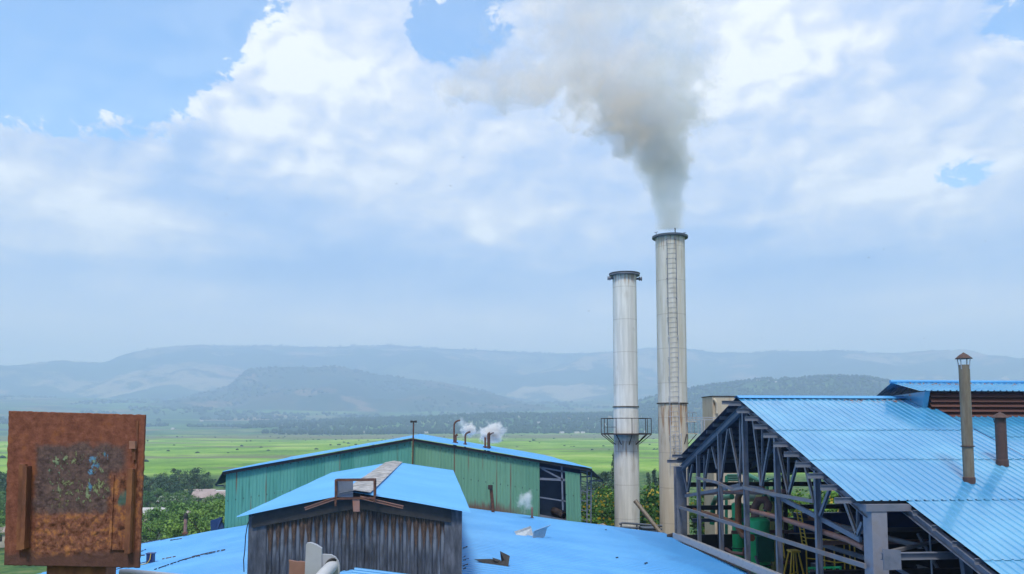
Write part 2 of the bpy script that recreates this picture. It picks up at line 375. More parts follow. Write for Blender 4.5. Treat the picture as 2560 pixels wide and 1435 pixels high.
        s.add(vs, [(j * m + i, j * m + i + 1, (j + 1) * m + i + 1, (j + 1) * m + i) for j in range(ns) for i in range(m - 1)])
        return s
    def build(s, name, mat, parent=None):
        me = bpy.data.meshes.new(name); o = ORG.get(parent.name, Vector()) if parent else getattr(s, 'o', Vector())
        me.from_pydata([tuple(v - o) for v in s.v], [], s.f); me.update()
        me.polygons.foreach_set('use_smooth', s.s)
        me.materials.append(M[mat] if isinstance(mat, str) else mat)
        ob = bpy.data.objects.new(name, me); COL.objects.link(ob)
        if parent: ob.parent = parent; ORG[ob.name] = o
        else: ob.location = o; ORG[ob.name] = o
        return ob

def tag(o, label, cat, group=None, kind=None):
    if label: o['label'] = label
    if cat: o['category'] = cat
    if group: o['group'] = group
    if kind: o['kind'] = kind
    return o
def thing(name, label, cat, loc, group=None):
    o = bpy.data.objects.new(name, None); COL.objects.link(o); o.location = loc; o.empty_display_size = .3
    ORG[o.name] = Vector(loc); return tag(o, label, cat, group)
def solo(mb, name, mat, label, cat, group=None, loc=None):
    if loc is not None: mb.o = Vector(loc)
    return tag(mb.build(name, mat), label, cat, group)
def clone(o, loc, label=None, rz=0, sc=1, cat=None):
    c = o.copy(); COL.objects.link(c); c.location = loc; c.rotation_euler = (0, 0, rz); c.scale = (sc, sc, sc)
    if label: c['label'] = label
    for ch in [k for k in o.children]:
        d = ch.copy(); COL.objects.link(d); d.parent = c
        for gch in [k for k in ch.children]:
            e = gch.copy(); COL.objects.link(e); e.parent = d
    return c
bpy.context.view_layer.update()

# ------------------------------------------------------------------ terrain
def sstep(x, a, b):
    t = min(1, max(0, (x - a) / (b - a))); return t * t * (3 - 2 * t)
def pxof(x, y):
    fw = x * _h.x + y * _h.y; rt = x * _r.x + y * _r.y
    return 1280 + F * rt / fw if fw > 1 else (1e5 if rt > 0 else -1e5)
def gh(x, y):
    r = math.hypot(x, y)
    z = -6 * sstep(r, 70, 115)
    if r < 200: return z
    z += mn.noise(Vector((x / 170, y / 120, 4.4))) * 2.6 * sstep(r, 300, 520) + mn.noise(Vector((x / 60, y / 45, 8.4))) * .7 * sstep(r, 300, 520)
    z += sstep(r, 1900, 7500) * 240
    w = sstep(r, 1700, 2700)
    if w > 0:
        q = pxof(x, y)
        z += w * (mn.fractal(Vector((x / 700, y / 700, 1.7)), 1, 2, 5) * 12)
        bump_ = math.exp(-((r - 2850) / 560) ** 2) * (sstep(q, 620, 1350) * 38 - sstep(q, 1750, 2300) * 10)
        z += bump_
    return z
def polar(name, mat, r0, r1, nr, a0, a1, na, fn, power=1.0):
    mb = MB(); vs = []
    for j in range(nr + 1):
        r = r0 * (r1 / r0) ** (j / nr) if power == 'log' else r0 + (r1 - r0) * j / nr
        for i in range(na + 1):
            a = a0 + (a1 - a0) * i / na
            x, y = r * math.sin(a), r * math.cos(a); vs.append((x, y, fn(x, y, r, a)))
    m = na + 1
    mb.add(vs, [(j * m + i, j * m + i + 1, (j + 1) * m + i + 1, (j + 1) * m + i) for j in range(nr) for i in range(na)], True)
    o = mb.build(name, mat); o['kind'] = 'structure'; return o

def ground_mat():
    m, g, b = newmat('grass_and_fields'); P = g.new('ShaderNodeNewGeometry').outputs['Position']
    x, y, z = g.sep(P); P0 = g.comb(x, y, 0.); r = g.vm('LENGTH', P0)
    wob = g.m('MULTIPLY', g.m('SUBTRACT', g.noise(P0, .004, 4), .5), 1.)
    n1 = g.noise(P0, .011, 7, .68); n2 = g.noise(g.vm('MULTIPLY', P0, (.3, 1., 1.)), .012, 7, .68); n3 = g.noise(P0, .25, 4, .6)
    cane = g.ramp(n1, [(.40, (.085, .19, .035)), (.47, (.14, .28, .040)), (.53, (.185, .33, .050)), (.60, (.28, .40, .10))])
    cane = g.mix(g.m('MULTIPLY', g.sm(n3, .48, .62), .45), cane, (.26, .38, .08))
    cane = g.mix(g.m('MULTIPLY', g.sm(n2, .545, .60), .85), cane, (.15, .16, .095))
    near = g.ramp(n3, [(.38, (.03, .075, .025)), (.5, (.06, .13, .035)), (.62, (.13, .17, .06))])
    col = g.mix(g.sm(g.m('MULTIPLY_ADD', wob, 90., r), 335, 375), near, cane)
    n5 = g.noise(g.vm('MULTIPLY', P0, (.6, 1., 1.)), .045, 5, .7)
    cane = g.mix(g.m('MULTIPLY', g.sm(n5, .50, .58), .55), cane, (.10, .215, .045)); cane = g.mix(g.m('MULTIPLY', g.sm(n5, .47, .40), .5), cane, (.29, .40, .11))
    strip = g.m('MULTIPLY', g.sm(g.m('MULTIPLY_ADD', wob, 520., r), 1230, 1330), g.sm(g.m('MULTIPLY_ADD', wob, 360., r), 1850, 1760))
    col = g.mix(g.m('MULTIPLY', strip, .85), col, g.ramp(n2, [(.44, (.15, .13, .115)), (.60, (.12, .17, .06))]))
    # far patchwork of small fields
    vo = g.new('ShaderNodeTexVoronoi', feature='F1'); g.put(vo.inputs['Vector'], g.vm('ADD', P0, g.vm('MULTIPLY', g.noise(P0, .003, 3, col=True), (160., 160., 0.))))
    vo.inputs['Scale'].default_value = .0042
    fr = g.sep(vo.outputs['Color'])[0]
    far = g.ramp(fr, [(0, (.035, .085, .035)), (.3, (.06, .14, .04)), (.55, (.09, .18, .045)), (.75, (.05, .10, .045)), (.9, (.21, .16, .10)), (1, (.13, .20, .06))])
    far = g.mix(g.sm(g.noise(P0, .0035, 6, .65), .46, .60), far, (.022, .055, .040))
    col = g.mix(g.sm(g.m('MULTIPLY_ADD', wob, 300., r), 1780, 1960), col, far)
    g.put(b.inputs['Base Color'], col); b.inputs['Roughness'].default_value = .9; b.inputs['Specular IOR Level'].default_value = .15
    bump(g, b, g.noise(P0, .7, 5, .7), .5, .5)
    return m
def hill_mat(name, sc, cols, scar):
    m, g, b = newmat(name); P = g.new('ShaderNodeNewGeometry').outputs['Position']
    vo = g.new('ShaderNodeTexVoronoi'); w = g.vm('MULTIPLY', g.noise(P, sc * .7, 4, col=True), (.9 / sc, .9 / sc, .9 / sc))
    g.put(vo.inputs['Vector'], g.vm('ADD', g.vm('MULTIPLY', P, (.6, 1., 1.6)), w)); vo.inputs['Scale'].default_value = sc
    f = g.sep(vo.outputs['Color'])[0]
    col = g.ramp(f, cols)
    n = g.noise(P, sc * 2.2, 7, .68)
    col = g.mix(g.sm(n, .48, .58), col, (.020, .050, .038))
    n2 = g.noise(g.vm('MULTIPLY', P, (1., 1., 2.5)), sc * .9, 6, .6)
    col = g.mix(g.m('MULTIPLY', g.sm(n2, .58, .66), scar), col, (.34, .22, .16))
    g.put(b.inputs['Base Color'], col); b.inputs['Roughness'].default_value = .95; b.inputs['Specular IOR Level'].default_value = .1
    return m
gm = ground_mat()
mb = MB(); mb.add([(-220, -220, -.02), (220, -220, -.02), (220, 220, -.02), (-220, 220, -.02)], [(0, 1, 2, 3)])
polar('ground', gm, 8, 12400, 170, YAW - R(48), YAW + R(48), 320, lambda x, y, r, a: gh(x, y) + (-.02 if r < 60 else mn.noise(Vector((x / 30, y / 30, 0))) * .4 * sstep(r, 60, 120)), 'log')
near = MB()
# the part of the ground that lies behind and beside the camera
na = 60; a0, a1 = YAW + R(48), YAW - R(48) + 2 * math.pi
vs = [(0, 0, -.05)] + [(r * math.sin(a0 + (a1 - a0) * i / na), r * math.cos(a0 + (a1 - a0) * i / na), -.02) for r in (60, 12400) for i in range(na + 1)]
near.add(vs, [(0, 1 + i, 2 + i) for i in range(na)] + [(1 + i, na + 2 + i, na + 3 + i, 2 + i) for i in range(na)])
o = near.build('ground_behind', gm); o['kind'] = 'structure'

def interp(prof, q):
    if q <= prof[0][0]: return prof[0][1]
    for (x0, y0), (x1, y1) in zip(prof, prof[1:]):
        if q <= x1: return y0 + (y1 - y0) * (q - x0) / (x1 - x0)
    return prof[-1][1]
def hill(name, mat, prof, dist, front, back, rough, na, nr, pxlo, pxhi, cliff=1.0, foot=0.):
    a_lo = math.atan((pxlo - 1280) / F) + YAW; a_hi = math.atan((pxhi - 1280) / F) + YAW
    def fn(x, y, r, a):
        q = 1280 + F * math.tan(a - YAW)
        py = interp(prof, q); top = H + (HZ - py) / F * dist * math.cos(a - YAW)
        top += mn.fractal(Vector((a * 40, 3.1, dist)), 1, 2, 4) * dist * .0006
        base = gh(x, y) - 25
        if r <= dist: k = max(0, 1 - (dist - r) / front); k = k * k * (3 - 2 * k) if cliff == 1 else k ** cliff
        else: k = max(0, 1 - (r - dist) / back); k = k * k * (3 - 2 * k)
        n = mn.fractal(Vector((x / (front * .35), y / (front * .35), 7.7)), 1, 2, 6) * rough * (1 - k ** 6) * sstep(k, 0, .25)
        edge = sstep(q, pxlo, pxlo + 60) * (1 - sstep(q, pxhi - 60, pxhi))
        return base + (max(0, top - base)) * k * (edge if foot == 0 else 1) + n
    return polar(name, mat, dist - front, dist + back, nr, a_lo, a_hi, na, fn)
FAR = [(-700, 930), (-300, 920), (0, 918), (60, 915), (100, 912), (140, 916), (190, 930), (250, 932), (290, 905), (330, 890), (380, 878), (500, 869), (640, 868), (800, 871), (900, 866),
       (1000, 867), (1080, 872), (1180, 876), (1280, 882), (1400, 886), (1500, 884), (1620, 882), (1750, 884), (1850, 886), (1930, 881), (2010, 879), (2100, 882), (2200, 887),
       (2300, 892), (2380, 888), (2450, 898), (2560, 908), (2900, 900), (3300, 905)]
hill('far_hills', hill_mat('far_hill_fields', .0022, [(0, (.018, .045, .035)), (.4, (.035, .075, .045)), (.6, (.08, .12, .06)), (.8, (.20, .17, .11)), (1, (.36, .30, .22))], .75),
     FAR, 9500, 3600, 2300, 210, 320, 70, -700, 3300, foot=1)
MESA = [(380, 1010), (440, 1000), (520, 980), (572, 966), (600, 940), (628, 921), (690, 917), (810, 917), (845, 916), (900, 928), (960, 939), (1060, 951), (1110, 956), (1160, 966), (1240, 986), (1330, 1010)]
hill('mesa', hill_mat('mesa_slopes', .004, [(0, (.018, .038, .028)), (.5, (.03, .055, .032)), (.8, (.06, .065, .045)), (1, (.13, .085, .06))], .45),
     MESA, 5600, 1500, 1200, 75, 180, 50, 330, 1380, cliff=1.5)
WOODED = [(1560, 1015), (1640, 992), (1700, 978), (1760, 968), (1860, 957), (1900, 950), (2000, 947), (2100, 944), (2160, 946), (2220, 956), (2300, 969), (2400, 985), (2560, 1000), (2700, 1010)]
hw = hill('wooded_hill', hill_mat('wooded_hill_slopes', .006, [(0, (.025, .06, .03)), (.6, (.05, .10, .035)), (.85, (.11, .19, .04)), (1, (.16, .22, .06))], .25),
     WOODED, 3700, 1100, 900, 22, 140, 44, 1500, 2760)

# far wood: many small crowns read as one mass
def crown_blob(mb, p, h, w):
    n = 6; k0 = random.random() * 6
    rings = []
    for zz, rr in ((.0, .55), (.35, 1.0), (.7, .8)):
        rings.append([p + Vector((w * rr * random.uniform(.6, 1.25) * math.cos(k0 + 6.283 * k / n), w * rr * random.uniform(.6, 1.25) * math.sin(k0 + 6.283 * k / n), h * (zz + random.uniform(-.08, .12)))) for k in range(n)])
    top = p + Vector((random.uniform(-.2, .2) * w, random.uniform(-.2, .2) * w, h * random.uniform(.95, 1.2)))
    vs = [v for q in rings for v in q] + [top]
    fs = [(j * n + k, j * n + (k + 1) % n, (j + 1) * n + (k + 1) % n, (j + 1) * n + k) for j in range(2) for k in range(n)] + [(2 * n + k, 2 * n + (k + 1) % n, 3 * n) for k in range(n)]
    mb.add(vs, fs, False)
from mathutils.bvhtree import BVHTree
dg = bpy.context.evaluated_depsgraph_get()
_hb = [BVHTree.FromObject(bpy.data.objects[k], dg) for k in ('mesa', 'wooded_hill', 'far_hills')]
def surf(x, y):
    z = gh(x, y)
    for b in _hb:
        hit = b.ray_cast(Vector((x, y, 3000)), Vector((0, 0, -1)))
        if hit[0] is not None: z = max(z, hit[0].z)
    return z
def scatter(n, r0, r1, q0, q1, hh, ww, keep):
    k = 0
    mb = MB()
    while k < n:
        r = math.sqrt(random.uniform(r0 * r0, r1 * r1)); q = random.uniform(q0, q1); a = math.atan((q - 1280) / F) + YAW
        x, y = r * math.sin(a), r * math.cos(a); k += 1
        if not keep(x, y, r, q): continue
        s = random.uniform(.6, 1.35)
        crown_blob(mb, Vector((x, y, surf(x, y) - .6)), hh * s, ww * random.uniform(.7, 1.4) * s)
    return mb
def fn(x, y, s, o): return mn.fractal(Vector((x / s, y / s, o)), 1, 2, 3)
wood = scatter(14000, 1900, 3300, -150, 2700, 9.5, 4.2, lambda x, y, r, q: fn(x, y, 260, 2) + sstep(q, 560, 1050) * 1.0 - (1 - sstep(q, 560, 800)) * .15 - (.5 if q < 700 and r < 2500 else 0) > .12)
w2 = scatter(7000, 3200, 6200, -200, 2700, 12, 9, lambda x, y, r, q: fn(x, y, 520, 5) > .10)
w3 = scatter(4200, 2900, 3950, 1560, 2700, 11, 6, lambda x, y, r, q: fn(x, y, 330, 9) > -.16)
w4 = scatter(1500, 8800, 9800, -150, 2700, 15, 13, lambda x, y, r, q: fn(x, y, 420, 4) > -.05)
w5 = scatter(500, 5450, 5700, 560, 1250, 13, 9, lambda x, y, r, q: fn(x, y, 200, 4) > .05)
w6 = scatter(900, 420, 1850, -150, 2700, 1.7, 1.6, lambda x, y, r, q: fn(x, y, 150, 11) > .02)
for nm, w in (('field_scrub', w6), ('forest', wood), ('distant_woods', w2), ('hilltop_forest', w3), ('skyline_woods', w4), ('mesa_woods', w5)):
    o = w.build(nm, 'forest'); o['kind'] = 'stuff'
    tag(o, {'field_scrub': 'low dark scrub dotted over the bright green fields', 'forest': 'dark blue-green wood on the rise beyond the green fields', 'distant_woods': 'hazy scattered woods on the plain below the far hills', 'hilltop_forest': 'dark wood covering the hill behind the shed ridge',
            'skyline_woods': 'tiny trees along the skyline of the farthest hills', 'mesa_woods': 'small trees along the top of the flat-topped hill'}[nm], 'woods')

# ------------------------------------------------------------------ trees near the works
def tree_meshes(kind, seed):
    rnd = random.Random(seed); tr = MB(); cr = MB()
    if kind == 'umbrella': h, rad, z0 = 6.5, 3.0, .35
    elif kind == 'round': h, rad, z0 = 6.5, 2.7, .22
    elif kind == 'spire': h, rad, z0 = 10., 1.5, .10
    else: h, rad, z0 = 5.0, 2.5, .08                     # shrub
    lean = Vector((rnd.uniform(-.4, .4), rnd.uniform(-.4, .4), 0))
    tops = h * (.92 if kind == 'spire' else .72)
    tr.tube([(0, 0, -.3), lean * .3 + Vector((0, 0, h * .25)), lean + Vector((0, 0, tops))], .1, 7, True, [.2, .15, .05])
    for k in range(7 if kind != 'spire' else 4):
        a = rnd.uniform(0, 6.28); zb = h * rnd.uniform(.25, .5)
        e = Vector((math.cos(a) * rad * rnd.uniform(.4, .8), math.sin(a) * rad * rnd.uniform(.4, .8), h * rnd.uniform(.6, .85)))
        b = lean * .4 + Vector((0, 0, zb)); tr.tube([b, b.lerp(e, .5) + Vector((0, 0, -.2)), e], .05, 5, True, [.09, .06, .025])
    nc = {'umbrella': 30, 'round': 28, 'spire': 26, 'shrub': 22}[kind]
    for k in range(nc):
        t = rnd.random(); a = rnd.uniform(0, 6.28)
        if kind == 'spire':
            zc = h * (z0 + (1 - z0) * k / nc); rr = rad * (1 - k / nc) * .8 + .1; c = Vector((math.cos(a) * rr * .7, math.sin(a) * rr * .7, zc)); cs = .35 + .55 * (1 - k / nc)
        elif kind == 'umbrella':
            rr = rad * math.sqrt(t); c = Vector((math.cos(a) * rr, math.sin(a) * rr, h * (rnd.uniform(.30, .90) - .10 * t))); cs = rnd.uniform(.6, 1.15)
        else:
            rr = rad * math.sqrt(t) * .85; zc = rnd.uniform(z0 + .1, .93); rr *= math.sin(math.pi * min(.92, max(.25, zc))) ** .7
            c = Vector((math.cos(a) * rr, math.sin(a) * rr, h * zc)); cs = rnd.uniform(.55, 1.05)
        c += lean * .7
        for q in range(70):
            d = Vector((rnd.gauss(0, 1), rnd.gauss(0, 1), rnd.gauss(0, .7))); d *= (rnd.random() ** .45) / max(d.length, .01)
            p = c + d * cs; s = rnd.uniform(.09, .17) if k % 3 else rnd.uniform(.16, .30)
            n1 = Vector((rnd.gauss(0, 1), rnd.gauss(0, 1), rnd.gauss(0, .6))).normalized(); n2 = n1.cross(Vector((rnd.gauss(0, 1), rnd.gauss(0, 1), rnd.gauss(0, 1)))).normalized()
            cr.add([p - n1 * s, p + n2 * s * .55, p + n1 * s, p - n2 * s * .55], [(0, 1, 2, 3)])
    return tr, cr, h
PROTO = {}
def proto(kind, leaf, seed, name):
    tr, cr, h = tree_meshes(kind, seed); t = thing(name, '', '', (0, 0, 0))
    tr.build('trunk', 'trunk', t); c = cr.build('crown', leaf, t)
    if leaf == 'leaf_shrub':
        rnd = random.Random(seed); fl = MB()
        for f in rnd.sample(cr.f, 70):
            p = cr.v[f[0]] * 1.03 + Vector((0, 0, .05)); s = rnd.uniform(.05, .09)
            for k in range(3):
                a = rnd.uniform(0, 6.28); q = p + Vector((math.cos(a), math.sin(a), rnd.uniform(-.6, .6))) * s
                fl.add([q + Vector((-s, 0, -s)), q + Vector((s, 0, -s)), q + Vector((s * .6, .05, s)), q + Vector((-s * .6, .05, s))], [(0, 1, 2, 3)])
        fl.build('blossom', 'petal', t)
    PROTO.setdefault((name, leaf), []).append([t, h, False]); return t
for s in range(3):
    proto('umbrella', 'leaf_dark', 10 + s, 'acacia_tree'); proto('round', 'leaf_mid', 20 + s, 'broadleaf_tree'); proto('round', 'leaf_bright', 30 + s, 'bushy_tree')
    proto('shrub', 'leaf_shrub', 40 + s, 'flowering_shrub')
proto('spire', 'leaf_dark', 50, 'casuarina_tree'); proto('spire', 'leaf_dark', 51, 'casuarina_tree')
bpy.context.view_layer.update()
def plant(name, leaf, px, ytop, D, label, cat, group, zg=None):
    ps = PROTO[(name, leaf)]; k = ps[random.randrange(len(ps))]
    D *= 1.43 if zg is None else 1
    p = pt(px, ytop, Y=D); z = gh(p.x, p.y) if zg is None else zg; hgt = max(1.5, p.z - z)
    if not k[2]: o = k[0]; k[2] = True; o.location = (p.x, p.y, z); s = hgt / k[1]; o.scale = (s, s, s); o.rotation_euler = (0, 0, random.uniform(0, 6.28)); o['label'] = label
    else: o = clone(k[0], (p.x, p.y, z), label, random.uniform(0, 6.28), hgt / k[1])
    tag(o, label, cat, group); return o
A = 'dark flat-crowned acacia in the row where the green field begins'
for px, yt, D in [(352, 1192, 190), (372, 1185, 170), (392, 1205, 165), (408, 1172, 180), (430, 1190, 168), (452, 1168, 185), (470, 1195, 170), (492, 1164, 182), (512, 1178, 176), (535, 1196, 190), (556, 1190, 200), (335, 1180, 190), (575, 1200, 195), (300, 1180, 190), (250, 1185, 190), (160, 1180, 190), (60, 1176, 185), (12, 1172, 170), (-12, 1166, 150), (-40, 1170, 150), (110, 1185, 190), (205, 1185, 190)]:
    plant('acacia_tree', 'leaf_dark', px + random.uniform(-4, 4), yt, D, A, 'tree', 'acacias along the field edge')
    plant('acacia_tree', 'leaf_dark', px + random.uniform(-14, 14), yt + random.uniform(8, 22), D * random.uniform(.86, .97), A, 'tree', 'acacias along the field edge')
A = 'mid green broadleaf tree among the small houses below the field'
for px, yt, D in [(365, 1232, 138), (400, 1225, 140), (425, 1238, 132), (452, 1232, 128), (478, 1240, 130), (520, 1246, 122), (545, 1238, 128), (562, 1240, 120), (300, 1240, 135), (200, 1240, 130), (100, 1235, 130), (8, 1228, 128), (-15, 1240, 120), (20, 1250, 118)]:
    plant('broadleaf_tree', 'leaf_mid', px + random.uniform(-12, 12), yt + random.uniform(4, 18), D * random.uniform(.86, .96), A, 'tree', 'broadleaf trees between the houses')
    plant('broadleaf_tree', 'leaf_mid', px + random.uniform(-3, 3), yt - 6, D, A, 'tree', 'broadleaf trees between the houses')
A = 'bright green bushy tree close behind the low blue roof'
for px, yt, D in [(352, 1290, 100), (378, 1282, 98), (402, 1288, 102), (425, 1268, 96), (440, 1290, 92), (485, 1268, 100), (500, 1285, 92), (520, 1272, 96), (545, 1262, 94), (560, 1275, 88), (250, 1300, 98), (330, 1310, 90), (-5, 1285, 105), (12, 1300, 100), (150, 1310, 96)]:
    if random.random() < .35: plant('bushy_tree', 'leaf_bright', px + random.uniform(-12, 12), yt + random.uniform(5, 15), D * random.uniform(.85, .95), A, 'tree', 'bushy trees behind the low roof')
    plant('bushy_tree', 'leaf_bright', px + random.uniform(-3, 3), yt - 14, D, A, 'tree', 'bushy trees behind the low roof')
A = 'dark acacia standing between the green hall and the shorter chimney'
for px, yt, D in [(1478, 1195, 120), (1497, 1180, 130), (1512, 1172, 125), (1528, 1190, 120), (1545, 1185, 130)]:
    plant('acacia_tree', 'leaf_dark', px, yt, D, A, 'tree', 'acacias behind the shorter chimney')
A = 'dark spiky casuarina rising behind the foot of the chimneys'
for px, yt, D in [(1534, 1132, 125), (1638, 1172, 120), (1622, 1180, 125), (1652, 1190, 118)]:
    plant('casuarina_tree', 'leaf_dark', px, yt, D, A, 'tree', 'casuarinas behind the chimneys')
A = 'shrub dotted with yellow flowers beside the foot of the chimneys'
for px, yt, D in [(1482, 1245, 78), (1500, 1228, 82), (1520, 1222, 86), (1538, 1238, 80), (1498, 1262, 74), (1605, 1222, 80), (1625, 1218, 84), (1642, 1238, 78), (1612, 1255, 76), (1640, 1262, 74)]:
    plant('flowering_shrub', 'leaf_shrub', px, yt, D, A, 'shrub', 'yellow flowering shrubs by the chimneys', 1.5)
A = 'green shrub seen through the open frame of the shed'
for px, yt, D in [(1985, 1225, 75), (2060, 1232, 72), (2085, 1222, 78), (2110, 1228, 74), (1760, 1225, 80), (1800, 1240, 80)]:
    plant('flowering_shrub', 'leaf_shrub', px, yt, D, A, 'shrub', 'shrubs beyond the shed', 1.5)
for ps in PROTO.values():
    for t, h, used in ps:
        if not used:
            for c in list(t.children): bpy.data.objects.remove(c)
            bpy.data.objects.remove(t)

# ------------------------------------------------------------------ houses
def house(px, py, D, w, d, h, roof, label, group, z=None, rz=0.):
    p = pt(px, py, Y=D); z = surf(p.x, p.y) if z is None else z
    t = thing('house', label, 'house', (p.x, p.y, z), group); a = MB(); b = MB(); q = Vector((p.x, p.y, z))
    a.box(q + Vector((-w / 2, -d / 2, -.5)), q + Vector((w / 2, d / 2, h))); e = .4; rh = d * .28
    v = [q + Vector(k) for k in ((-w / 2 - e, -d / 2 - e, h), (w / 2 + e, -d / 2 - e, h), (w / 2 + e, d / 2 + e, h), (-w / 2 - e, d / 2 + e, h), (-w / 2 - e, 0, h + rh), (w / 2 + e, 0, h + rh))]
    b.add(v, [(0, 1, 5, 4), (2, 3, 4, 5), (0, 4, 3), (1, 2, 5), (0, 3, 2, 1)])
    a.build('wall', 'house_wall', t); b.build('roof', roof, t)
    if D < 330:
        for k in (-.25, .2):
            c = MB(); c.box(q + Vector((w * k - .5, -d / 2 - .04, 1.)), q + Vector((w * k + .5, -d / 2 + .02, 2.1))); c.build('window', 'black', t)
    t.rotation_euler = (0, 0, rz); return t
for i, (px, D, w, d) in enumerate([(500, 150, 7, 5), (528, 145, 8, 5), (553, 150, 5, 4), (432, 138, 5, 4), (372, 118, 6, 4.5), (500, 115, 4, 3.5), (368, 100, 4, 4), (8, 125, 6, 5), (3, 100, 5, 4)]):
    lab = ['faded pink roofed house beside the trees below the field', 'wide pale grey roofed house by the corner of the green hall', 'small pale roofed house tucked at the corner of the green hall',
           'small whitish roofed house under the dark acacias', 'pale roofed house right next to the rusty plate edge', 'little reddish roofed hut among the bushy trees', 'low pale house beside the rusty plate, nearest the blue roof',
           'pale roofed house beyond the outer edge of the rusty plate', 'pinkish roofed house low at the picture edge past the rusty plate'][i]
    house(px, 1240, D * 1.43, w, d, 2.4, 'house_roof_pink' if i in (0, 1, 5, 6, 8) else 'house_roof', lab, 'houses below the field', -6.)
k = 0
for px, D in [(1062, 1420), (1095, 1400), (1108, 1460), (802, 1560), (831, 1540), (880, 1500), (908, 1480), (936, 1450), (955, 1440), (985, 1600), (1020, 1700), (1125, 1800), (1225, 1500), (1235, 1490), (1262, 1600), (1300, 1900), (1345, 1750), (1405, 1350), (1445, 1330), (1455, 1335), (1470, 1850), (1480, 1700), (1490, 1550), (700, 1900), (432, 1700), (1515, 1650), (1612, 1400), (1625, 1650), (1610, 1550), (505, 2300), (640, 2400), (740, 2700), (1770, 3000), (1898, 3300), (1930, 3250), (1945, 3200), (2015, 3250), (2040, 3180), (2043, 3150)]:
    L = 'tiny white roofed house far off beyond the fields' if D < 2800 else 'tiny white roofed house on the wooded hill behind the shed'
    house(px + random.uniform(-3, 3), 1080, D * 1.4 if D < 2800 else D, random.uniform(9, 14), 7, 3.2, 'house_roof', L, 'far houses beyond the fields' if D < 2800 else 'houses on the wooded hill', None, random.uniform(-.5, .5))

# ------------------------------------------------------------------ low hall with the blue roof in front
XR = -2.6
GY = pt(991, 1247, X=XR).y; RN = pt(887, 1422, X=XR); YD = RN.y; ZR = RN.z
ridge_f = Vector((XR, GY, ZR)); ridge_n = Vector((XR, 10, ZR))
hall = thing('low_hall', 'low factory hall with a wide sky blue roof in front of the green hall', 'factory hall', (XR, 30, 0))
er = pt(1683, 1337, Y=GY); XE = 14.05; slope_r = (ZR - er.z) / (er.x - XR)
RE = lambda y: Vector((XE, y, ZR - slope_r * (XE - XR)))
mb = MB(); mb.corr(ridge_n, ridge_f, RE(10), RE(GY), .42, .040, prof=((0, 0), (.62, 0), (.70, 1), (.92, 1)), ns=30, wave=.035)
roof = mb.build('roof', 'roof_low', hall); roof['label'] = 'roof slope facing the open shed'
B = pt(350, 1360, Y=GY); nl = (B - ridge_f).cross(ridge_f - ridge_n).normalized()
B2 = on_plane(106, 1433, ridge_f, nl); Bn = B + (B2 - B) * ((B.y - 10) / (B.y - B2.y))
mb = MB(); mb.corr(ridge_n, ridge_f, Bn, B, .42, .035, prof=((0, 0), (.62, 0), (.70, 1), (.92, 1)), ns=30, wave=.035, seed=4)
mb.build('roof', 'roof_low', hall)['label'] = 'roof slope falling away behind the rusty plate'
mb = MB()
for a, b in ((RE(11), RE(GY - .3)), (Bn, B)):
    n = (b - a).normalized()
    mb.hexa([(a.x, a.y, 0), (b.x, b.y, 0), (b.x - .2, b.y, 0), (a.x - .2, a.y, 0), (a.x, a.y, a.z - .15), (b.x, b.y, b.z - .15), (b.x - .2, b.y, b.z - .15), (a.x - .2, a.y, a.z - .15)])
wl = mb.build('wall', 'steel_dark', hall)
def lroof(px, py, lift=.0): return on_plane(px, py, ridge_f, nl) + Vector((0, 0, lift))
nr_ = Vector((slope_r, 0, 1)).normalized()
def rroof(px, py, lift=.0): return on_plane(px, py, ridge_f, nr_) + Vector((0, 0, lift))
# splits and peeling laps in the sheets
mb = MB()
def tear(fn_, pts, w):
    q = [fn_(x, y, .036) for x, y in pts]
    for a, b in zip(q, q[1:]):
        for j in range(4):
            p0, p1 = a.lerp(b, j / 4), a.lerp(b, (j + random.uniform(.6, 1.0)) / 4); s = w * random.uniform(.3, 1.2)
            mb.hexa([p0, p1, p1 + Vector((0, s, 0)), p0 + Vector((0, s, 0)), p0 + Vector((0, 0, .01)), p1 + Vector((0, 0, .01)), p1 + Vector((0, s, .05)), p0 + Vector((0, s, .05))])
tear(lroof, [(345, 1362), (370, 1357), (398, 1352)], .25); tear(lroof, [(400, 1352), (420, 1348)], .14)
tear(lroof, [(385, 1428), (425, 1414), (460, 1402), (500, 1392)], .06); tear(lroof, [(478, 1396), (520, 1386), (562, 1378)], .10)
tear(lroof, [(405, 1401), (440, 1394)], .04); tear(lroof, [(425, 1353), (455, 1349)], .05); tear(lroof, [(350, 1392), (362, 1391)], .12); tear(lroof, [(345, 1385), (365, 1376)], .05)
for y_ in (1374, 1398, 1405, 1419, 1427): tear(rroof, [(1158, y_), (random.uniform(1162, 1175), y_ - 4)], .025)
tear(rroof, [(1612, 1412), (1620, 1411)], .08); tear(rroof, [(1540, 1398), (1546, 1397)], .06); tear(rroof, [(1513, 1327), (1517, 1327)], .06)
mb.build('torn_seam', 'cable', hall)
